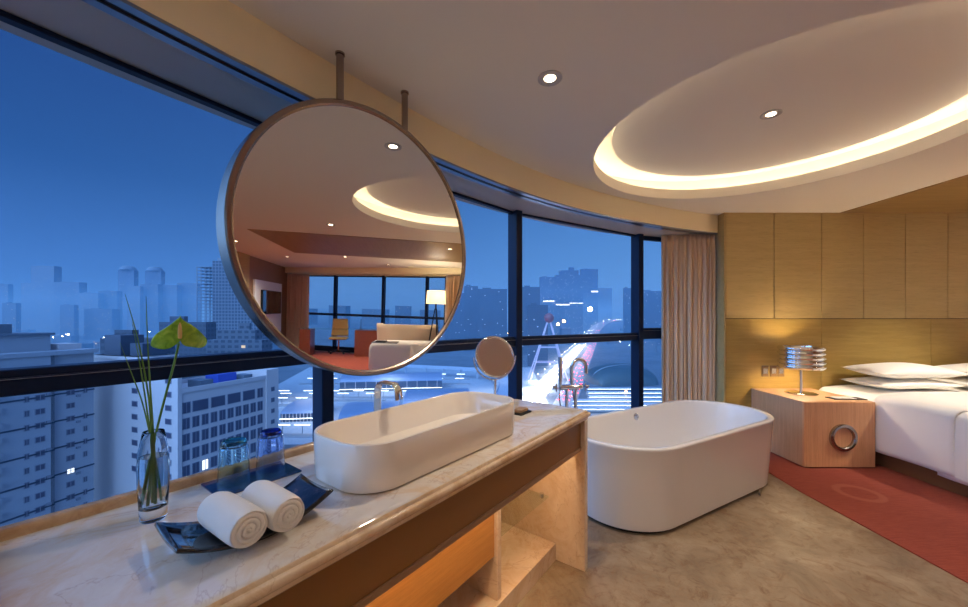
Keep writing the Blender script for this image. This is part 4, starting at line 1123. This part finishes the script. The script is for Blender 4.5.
for lane in (-6.5, 0, 6.5, 32, 38, 44):
    for t in range(-180, 1200, 24):
        a = cl(t)+an*(lane+3.2); b = cl(t+10)+an*(lane+3.2); sd = an*0.2
        mb.add([(a.x-sd.x,a.y-sd.y,GZ+0.33),(a.x+sd.x,a.y+sd.y,GZ+0.33),(b.x+sd.x,b.y+sd.y,GZ+0.33),(b.x-sd.x,b.y-sd.y,GZ+0.33)], [(0,1,2,3)])
struct(mb.build('road_markings', mat('road_paint', (230,230,230), 0.6)))
M['head'] = emis('car_headlight', (236,244,255), 70.0); M['tail'] = emis('car_tail_light', (255,40,30), 60.0)
paints = [mat('car_paint_%s' % n, c, 0.3, Coat_Weight=0.5) for n, c in (('silver',(160,164,170)),('black',(26,28,32)),('white',(220,222,226)),('red',(130,30,30)))]
tyre = M['black']
def car_mesh(paint):
    mb = MB()
    mb.loft([[(x,y,z) for y, z in ((-0.85,0.35),(0.85,0.35),(0.88,0.75),(0.8,zt),(-0.8,zt),(-0.88,0.75))] for x, zt in ((-2.2,0.85),(-2.1,0.95),(2.0,0.92),(2.25,0.70))])
    mb.loft([[(x,-y,0.9),(x,y,0.9),(x,y*0.85,z),(x,-y*0.85,z)] for x, y, z in ((-1.9,0.75,0.93),(-1.2,0.76,1.42),(0.4,0.76,1.44),(1.2,0.75,0.93))], mi=1)
    for x in (-1.4, 1.4):
        for y in (-0.8, 0.8): mb.lathe([(0,-0.1),(0.32,-0.1),(0.32,0.1),(0,0.1)], 10, (x, y, 0.33), 1) if False else mb.box(x-0.3,x+0.3,y-0.1,y+0.1,0.0,0.62,1)
    for y in (-0.62, 0.62):
        mb.box(2.1, 2.32, y-0.24, y+0.24, 0.56, 0.84, 2); mb.box(-2.3, -2.1, y-0.26, y+0.26, 0.62, 0.90, 3)
    return mb.build('car', [paint, M['win_dark'], M['head'], M['tail']], None)
cars = [car_mesh(p) for p in paints]; first = [True]*4
ha = math.atan2(ad.y, ad.x)
def put_car(i, o, t, toward):
    c_ = cars[i]
    if first[i]: first[i] = False
    else: c_ = c_.copy(); COL.objects.link(c_)
    p = cl(t)+an*o; c_.location = (p.x, p.y, rz_(t)+0.04); c_.rotation_euler = (0, 0, ha+(PI if toward else 0))
    col = ('silver','black','white','red')[i]
    tag(c_, '%s car coming down the avenue with headlights on' % col if toward else '%s car driving away up the avenue with red tail lights' % col, 'car', 'cars coming down the avenue' if toward else 'cars driving away up the avenue')
for lane in (-9.5, -3.2, 3.2, 9.5):
    t = -45+rnd.random()*8
    while t < 2700:
        put_car(rnd.choice((0,0,1,2,2,3)), lane, t, True); t += rnd.uniform(9, 16)*(1+max(0,t-150)/60 if t < 900 else 15)
for lane in (29, 35, 41, 47):
    t = 10+rnd.random()*10
    while t < 2700:
        put_car(rnd.choice((0,1,1,2,3)), lane, t, False); t += rnd.uniform(14, 28)*(1+min(max(t,0)/200, 4))
M['lamp_mast'] = emis('mast_lamp_head', (232,240,255), 150.0)
M['mast'] = mat('galvanised_mast', (130,136,144), 0.4, 0.8)
ml = 0
for t in list(range(-60, 1200, 60))+list(range(1200, 3000, 75)):
    for o_ in (-13.6, 19):
        p = cl(t)+an*o_
        r_ = MB().tube([(0,0,0),(0,0,11)], 0.14, 6).box(-0.3,0.3,-1.2,1.2,10.9,11.2,1).build('street_lamp', [M['mast'], M['lamp_mast']], None)
        r_.location = (p.x, p.y, rz_(t)-0.3 if t < 800 else rz_(t)); tag(r_, 'tall mast lamp along the '+('outer' if o_ < 0 else 'middle')+' edge of the avenue', 'street lamp', 'mast lamps along the avenue')
    if t < 900:
        p = cl(t); ld = bpy.data.lights.new('avenue_lamp_light', 'AREA'); ld.energy = 70000; ld.size = 30; ld.color = (0.92,0.95,1.0)
        lo = bpy.data.objects.new('avenue_lamp_light', ld); COL.objects.link(lo); lo.location = (p.x, p.y, GZ+14)
# made-up pylon with a red ball, standing in for a reflection in the glass
PY = 560.0; pt = at_y(549, 318, PY); pl_ = at_y(529, 396, PY); pr_ = at_y(566, 385, PY)
py_ = empty('pylon', (pt.x, PY, GZ), 0, 'made up pale pylon with a dark red ball, standing in for a glass reflection', 'pylon')
pale = mat('pale_lilac_steel', (190,176,196), 0.5)
for x, y in ((-30,-12),(26,-12),(-30,12),(26,12)):
    MB().beam((x,y,0),(x*0.06,y*0.06,pt.z-GZ-4), 1.6, 1.6).build('leg', pale, py_)
for h in (0.3, 0.55, 0.75):
    s = 1-h*0.94; mb = MB()
    P_ = [Vector((x*s, y*s, h*(pt.z-GZ-4))) for x, y in ((-30,-12),(26,-12),(26,12),(-30,12))]
    for i in range(4): mb.beam(P_[i], P_[(i+1)%4], 1.1, 1.1)
    mb.build('cross_beam', pale, py_)
mb = MB(); mb.lathe([(7.5*math.sin(k/12*PI), -7.5*math.cos(k/12*PI)) for k in range(13)], 24, (0,0,pt.z-GZ)); mb.build('ball', mat('dark_red_shell', (120,56,54), 0.4), py_, smooth=60)
# domed hall
dm = empty('domed_hall', (197, 540, GZ), 0.1, 'long dark green domed hall right of the avenue', 'building')
mb = MB()
def dome(u, v):
    a = u*PI; b = (v-0.5)*PI
    return (-46*math.cos(a)*math.cos(b)**0.6 if False else -48*math.cos(a)*(1-0.25*abs(2*v-1)**2), 34*math.sin(b), max(0, 27*math.sin(a)**0.7*math.cos(b)**0.7))
mb.grid(dome, 32, 18); mb.build('roof', mat('dark_green_roof', (40,58,62), 0.5), dm, smooth=60)
mb = MB(); mb.tube([(-48*math.cos(k/24*PI)*0.97, -12, 26.2*max(math.sin(k/24*PI),0)**0.7) for k in range(1,24)], 0.7, 6); mb.build('roof_edge', M['mast'], dm)
# rail platforms with long canopies
canopy = mat('pale_canopy_roof', (150,164,184), 0.5); M['tube'] = emis('platform_light', (214,236,255), 5.0)
for i, Y in enumerate((352, 368, 386, 406, 428, 452)):
    x0 = (572-CX)/F*Y+ (0 if i < 3 else 18); x1 = (700-CX)/F*Y
    r = empty('rail_platform', ((x0+x1)/2, Y, GZ), 0, '%s long lit rail platform canopy from the tub side, beyond the bath filler' % ('first','second','third','fourth','fifth','sixth')[i], 'platform', 'rail platforms beyond the bath filler')
    L = (x1-x0)/2
    MB().box(-L, L, -3, 3, 0, 1.1).build('platform_slab', asph, r)
    MB().box(-L, L, -3.4, 3.4, 7.0, 7.5).build('canopy', canopy, r, bevel=0.1, bseg=1)
    for k in range(6):
        x = -L+L*2*(k+0.5)/6; MB().box(x-0.3, x+0.3, -0.3, 0.3, 1.1, 7.0).build('post', M['mast'], r)
    MB().box(-L, L, -4.2, -3.9, 6.4, 6.8).build('light_tube', M['tube'], r)
# station sheds behind the basin
shed_m = facade('shed_roof', (120,138,166), (96,114,144), 6.0, 400, 0.12, 1.0, 0.0)
mt_roof = mat('blue_grey_metal_roof', (112,130,160), 0.45, 0.2)
for i, (px0, px1, Y, dy, h, lb) in enumerate(((336,392,300,46,18,'nearest blue roofed station shed, behind the basin faucet'), (400,468,360,60,16,'blue roofed station shed right of the basin faucet'), (340,440,472,36,20,'long station shed below the bottom of the round mirror'), (278,312,330,50,12,'low rounded shed between the slab building and the mullion'))):
    x0 = (px0-CX)/F*Y; x1 = (px1-CX)/F*Y; L = (x1-x0)/2
    r = empty('station_shed', ((x0+x1)/2, Y+dy/2, GZ), 0.12, lb, 'shed')
    loops = []
    for x in (-L, L): loops.append([(x, -dy/2*math.cos(k/12*PI), h*0.6+h*0.4*math.sin(k/12*PI)) for k in range(13)])
    MB().loft(loops, True, True, closed=False).build('roof', mt_roof, r, smooth=50)
    mb = MB()
    mb.box(-L, L, -dy/2, dy/2, 0, h*0.6); mb.build('walls', M['bld_dark'], r)
    for k in range(10):
        x = -L+2*L*(k+0.5)/10; MB().box(x-0.3, x+0.3, -dy/2-0.6, -dy/2, 0, h*0.6).build('pilaster', M['bld_white'], r)
    MB().box(-L, L, -dy/2-2.2, -dy/2-1.8, 3.0, 3.5).build('light_tube', M['tube'], r)
for i, (px0, px1, Y, lb) in enumerate(((270,330,290,'nearest'),(270,330,391,'second'),(270,385,414,'third'),(270,470,430,'fourth'),(300,470,520,'fifth'),(320,470,560,'farthest'))):
    x0 = (px0-CX)/F*Y; x1 = (px1-CX)/F*Y; L = (x1-x0)/2
    r = empty('rail_track', ((x0+x1)/2, Y, GZ), 0.0, lb+' lit rail track of the yard below the round mirror', 'track', 'lit tracks of the rail yard')
    MB().box(-L, L, -4, 4, 0, 0.8).build('bed', asph, r)
    for y in (-1.6, 1.6): MB().box(-L, L, y-0.15, y+0.15, 0.8, 1.1).build('rail', M['mast'], r)
    for k in range(max(3, int(L/14))):
        x = -L+2*L*(k+0.5)/max(3, int(L/14)); mp = MB().box(x-0.2, x+0.2, 3.6, 4.0, 0.8, 8.0).build('mast', M['mast'], r)
        MB().box(x-6, x+6, 3.2, 3.6, 7.4, 8.0).build('light_tube', M['tube'], mp)
yd = [(-230,270),(60,270),(90,700),(-330,700)]
struct(MB().prism(yd, GZ+0.02, GZ+0.12).build('ground_yard', mat('pale_yard_concrete', (150,160,172), 0.7)))
for x, y in ((-150,330),(-60,340),(-120,460),(0,460),(130,400),(-200,420)):  # added area lights without fixtures, brighten the rail yard
    ld = bpy.data.lights.new('yard_fill_light', 'AREA'); ld.energy = 14000; ld.size = 24; ld.color = (0.85,0.93,1.0)
    lo = bpy.data.objects.new('yard_fill_light', ld); COL.objects.link(lo); lo.location = (x, y, GZ+34)
# elevated curved viaduct
mb = MB(); P_ = smooth_path([(-190,640,0),(-110,610,0),(-50,590,0),(0,560,0),(22,500,0),(24,440,0),(18,380,0),(8,310,0),(-6,240,0)], 8)
lo = []
for i, p in enumerate(P_):
    a = Vector(P_[max(i-1,0)]); b = Vector(P_[min(i+1,len(P_)-1)]); e = (b-a).normalized(); s = Vector((e.y,-e.x,0))
    p = Vector(p)
    lo.append([p+s*7+Vector((0,0,12)), p+s*7+Vector((0,0,15)), p+s*6.4+Vector((0,0,15)), p+s*6.4+Vector((0,0,13.6)), p-s*6.4+Vector((0,0,13.6)), p-s*6.4+Vector((0,0,15)), p-s*7+Vector((0,0,15)), p-s*7+Vector((0,0,12))])
va = empty('viaduct', (0,0,GZ), 0, 'pale elevated viaduct curving between the sheds and the magnifying mirror', 'viaduct')
mb.loft(lo).build('deck', canopy, va, smooth=30)
for i in range(2, len(P_)-1, 4):
    p = P_[i]; MB().box(p[0]-1.5, p[0]+1.5, p[1]-1.5, p[1]+1.5, 0, 12.2).build('pier', canopy, va)

# evening haze over the city: air that scatters the sky's light
m = bpy.data.materials.new('evening_haze'); m.use_nodes = True; t = m.node_tree; t.nodes.remove(t.nodes['Principled BSDF'])
vs = t.nodes.new('ShaderNodeVolumeScatter'); vs.inputs['Color'].default_value = (0.18, 0.37, 0.58, 1); vs.inputs['Density'].default_value = 0.00048; vs.inputs['Anisotropy'].default_value = 0.0
va_ = t.nodes.new('ShaderNodeVolumeAbsorption'); va_.inputs['Color'].default_value = (0.35, 0.22, 0.10, 1); va_.inputs['Density'].default_value = 0.0002
vad = t.nodes.new('ShaderNodeAddShader'); t.links.new(vs.outputs[0], vad.inputs[0]); t.links.new(va_.outputs[0], vad.inputs[1]); t.links.new(vad.outputs[0], t.nodes['Material Output'].inputs['Volume'])
hp = [(-6000,-3000),(-34,-3000),(-34,34),(34,34),(34,-3000),(6000,-3000),(6000,9000),(-6000,9000)]
hz = MB().loft([[(x,y,GZ-2) for x,y in hp], [(x,y,130) for x,y in hp]]).build('haze', m)
tag(hz, 'blue evening haze lying over the city', 'haze', None, 'stuff')
# ------------------------------------------------------------------ world, camera, colour
W = bpy.data.worlds.new('dusk_sky'); S.world = W; W.use_nodes = True
q = NT(W); bg = W.node_tree.nodes['Background']
tc = q.new('ShaderNodeTexCoord'); sp = q.new('ShaderNodeSeparateXYZ'); q.link(tc.outputs['Generated'], sp.inputs[0])
def sky(stops): return q.ramp(q.math('MULTIPLY_ADD', sp.outputs[2], 0.5), stops)
mr = q.new('ShaderNodeMapRange'); q.link(sp.outputs[2], mr.inputs[0]); mr.inputs[1].default_value = -1; mr.inputs[2].default_value = 1
def st_(z): return (z+1)/2
left = q.ramp(mr.outputs[0], [(st_(-0.3), (0.04,0.13,0.38,1)), (st_(0.0), (0.065,0.19,0.52,1)), (st_(0.12), (0.046,0.15,0.45,1)), (st_(0.28), (0.019,0.080,0.28,1)), (st_(0.45), (0.014,0.055,0.22,1)), (st_(0.62), (0.07,0.20,0.66,1)), (st_(1.0), (0.15,0.36,1.05,1))])
right = q.ramp(mr.outputs[0], [(st_(-0.3), (0.07,0.19,0.48,1)), (st_(0.0), (0.125,0.31,0.68,1)), (st_(0.12), (0.10,0.275,0.63,1)), (st_(0.28), (0.066,0.205,0.53,1)), (st_(0.45), (0.04,0.13,0.42,1)), (st_(0.62), (0.08,0.22,0.70,1)), (st_(1.0), (0.15,0.36,1.05,1))])
mx = q.new('ShaderNodeMapRange'); q.link(sp.outputs[0], mx.inputs[0]); mx.inputs[1].default_value = -0.75; mx.inputs[2].default_value = 0.35
c = q.mix(mx.outputs[0], left, right)
ag = q.new('ShaderNodeMapRange'); q.link(q.math('ADD', q.math('MULTIPLY', sp.outputs[0], -0.6), q.math('MULTIPLY', sp.outputs[1], -0.8)), ag.inputs[0]); ag.interpolation_type = 'SMOOTHSTEP'; ag.inputs[1].default_value = 0.02; ag.inputs[2].default_value = 0.8
c = q.mix(ag.outputs[0], c, (1.35, 3.0, 6.4, 1))       # unseen afterglow added behind the hotel, brightens city, haze and counter
q.link(c, bg.inputs[0]); bg.inputs[1].default_value = 1.0

cam = bpy.data.cameras.new('camera'); co = bpy.data.objects.new('camera', cam); COL.objects.link(co)
cam.sensor_width = 36.0; cam.lens = 36.0*F/968.0; cam.shift_y = (HY-303.5)/968.0
co.location = (0, 0, EYE); co.rotation_euler = (PI/2, 0, 0); cam.clip_start = 0.05; cam.clip_end = 20000
S.camera = co
S.view_settings.view_transform = 'Standard'; S.view_settings.look = 'None'; S.view_settings.gamma = 1.0; S.view_settings.exposure = 0.0
S.view_settings.use_curve_mapping = False
S.cycles.use_denoising = True
S.cycles.max_bounces = 10; S.cycles.transparent_max_bounces = 12; S.cycles.diffuse_bounces = 5; S.cycles.glossy_bounces = 5; S.cycles.transmission_bounces = 8
S.cycles.sample_clamp_indirect = 20.0; S.cycles.volume_bounces = 3
for m_ in bpy.data.materials:                     # the thousands of small city lights are seen, not sampled one by one
    if m_.name.split('.')[0] in ('white_city_light','amber_city_light','lit_white_sign','car_headlight','car_tail_light','mast_lamp_head','platform_light','lit_window','downlight_lens','pale_facade','grey_facade','dark_facade','glass_tower_facade','unfinished_grid_facade','shed_roof'):
        m_.cycles.emission_sampling = 'NONE'
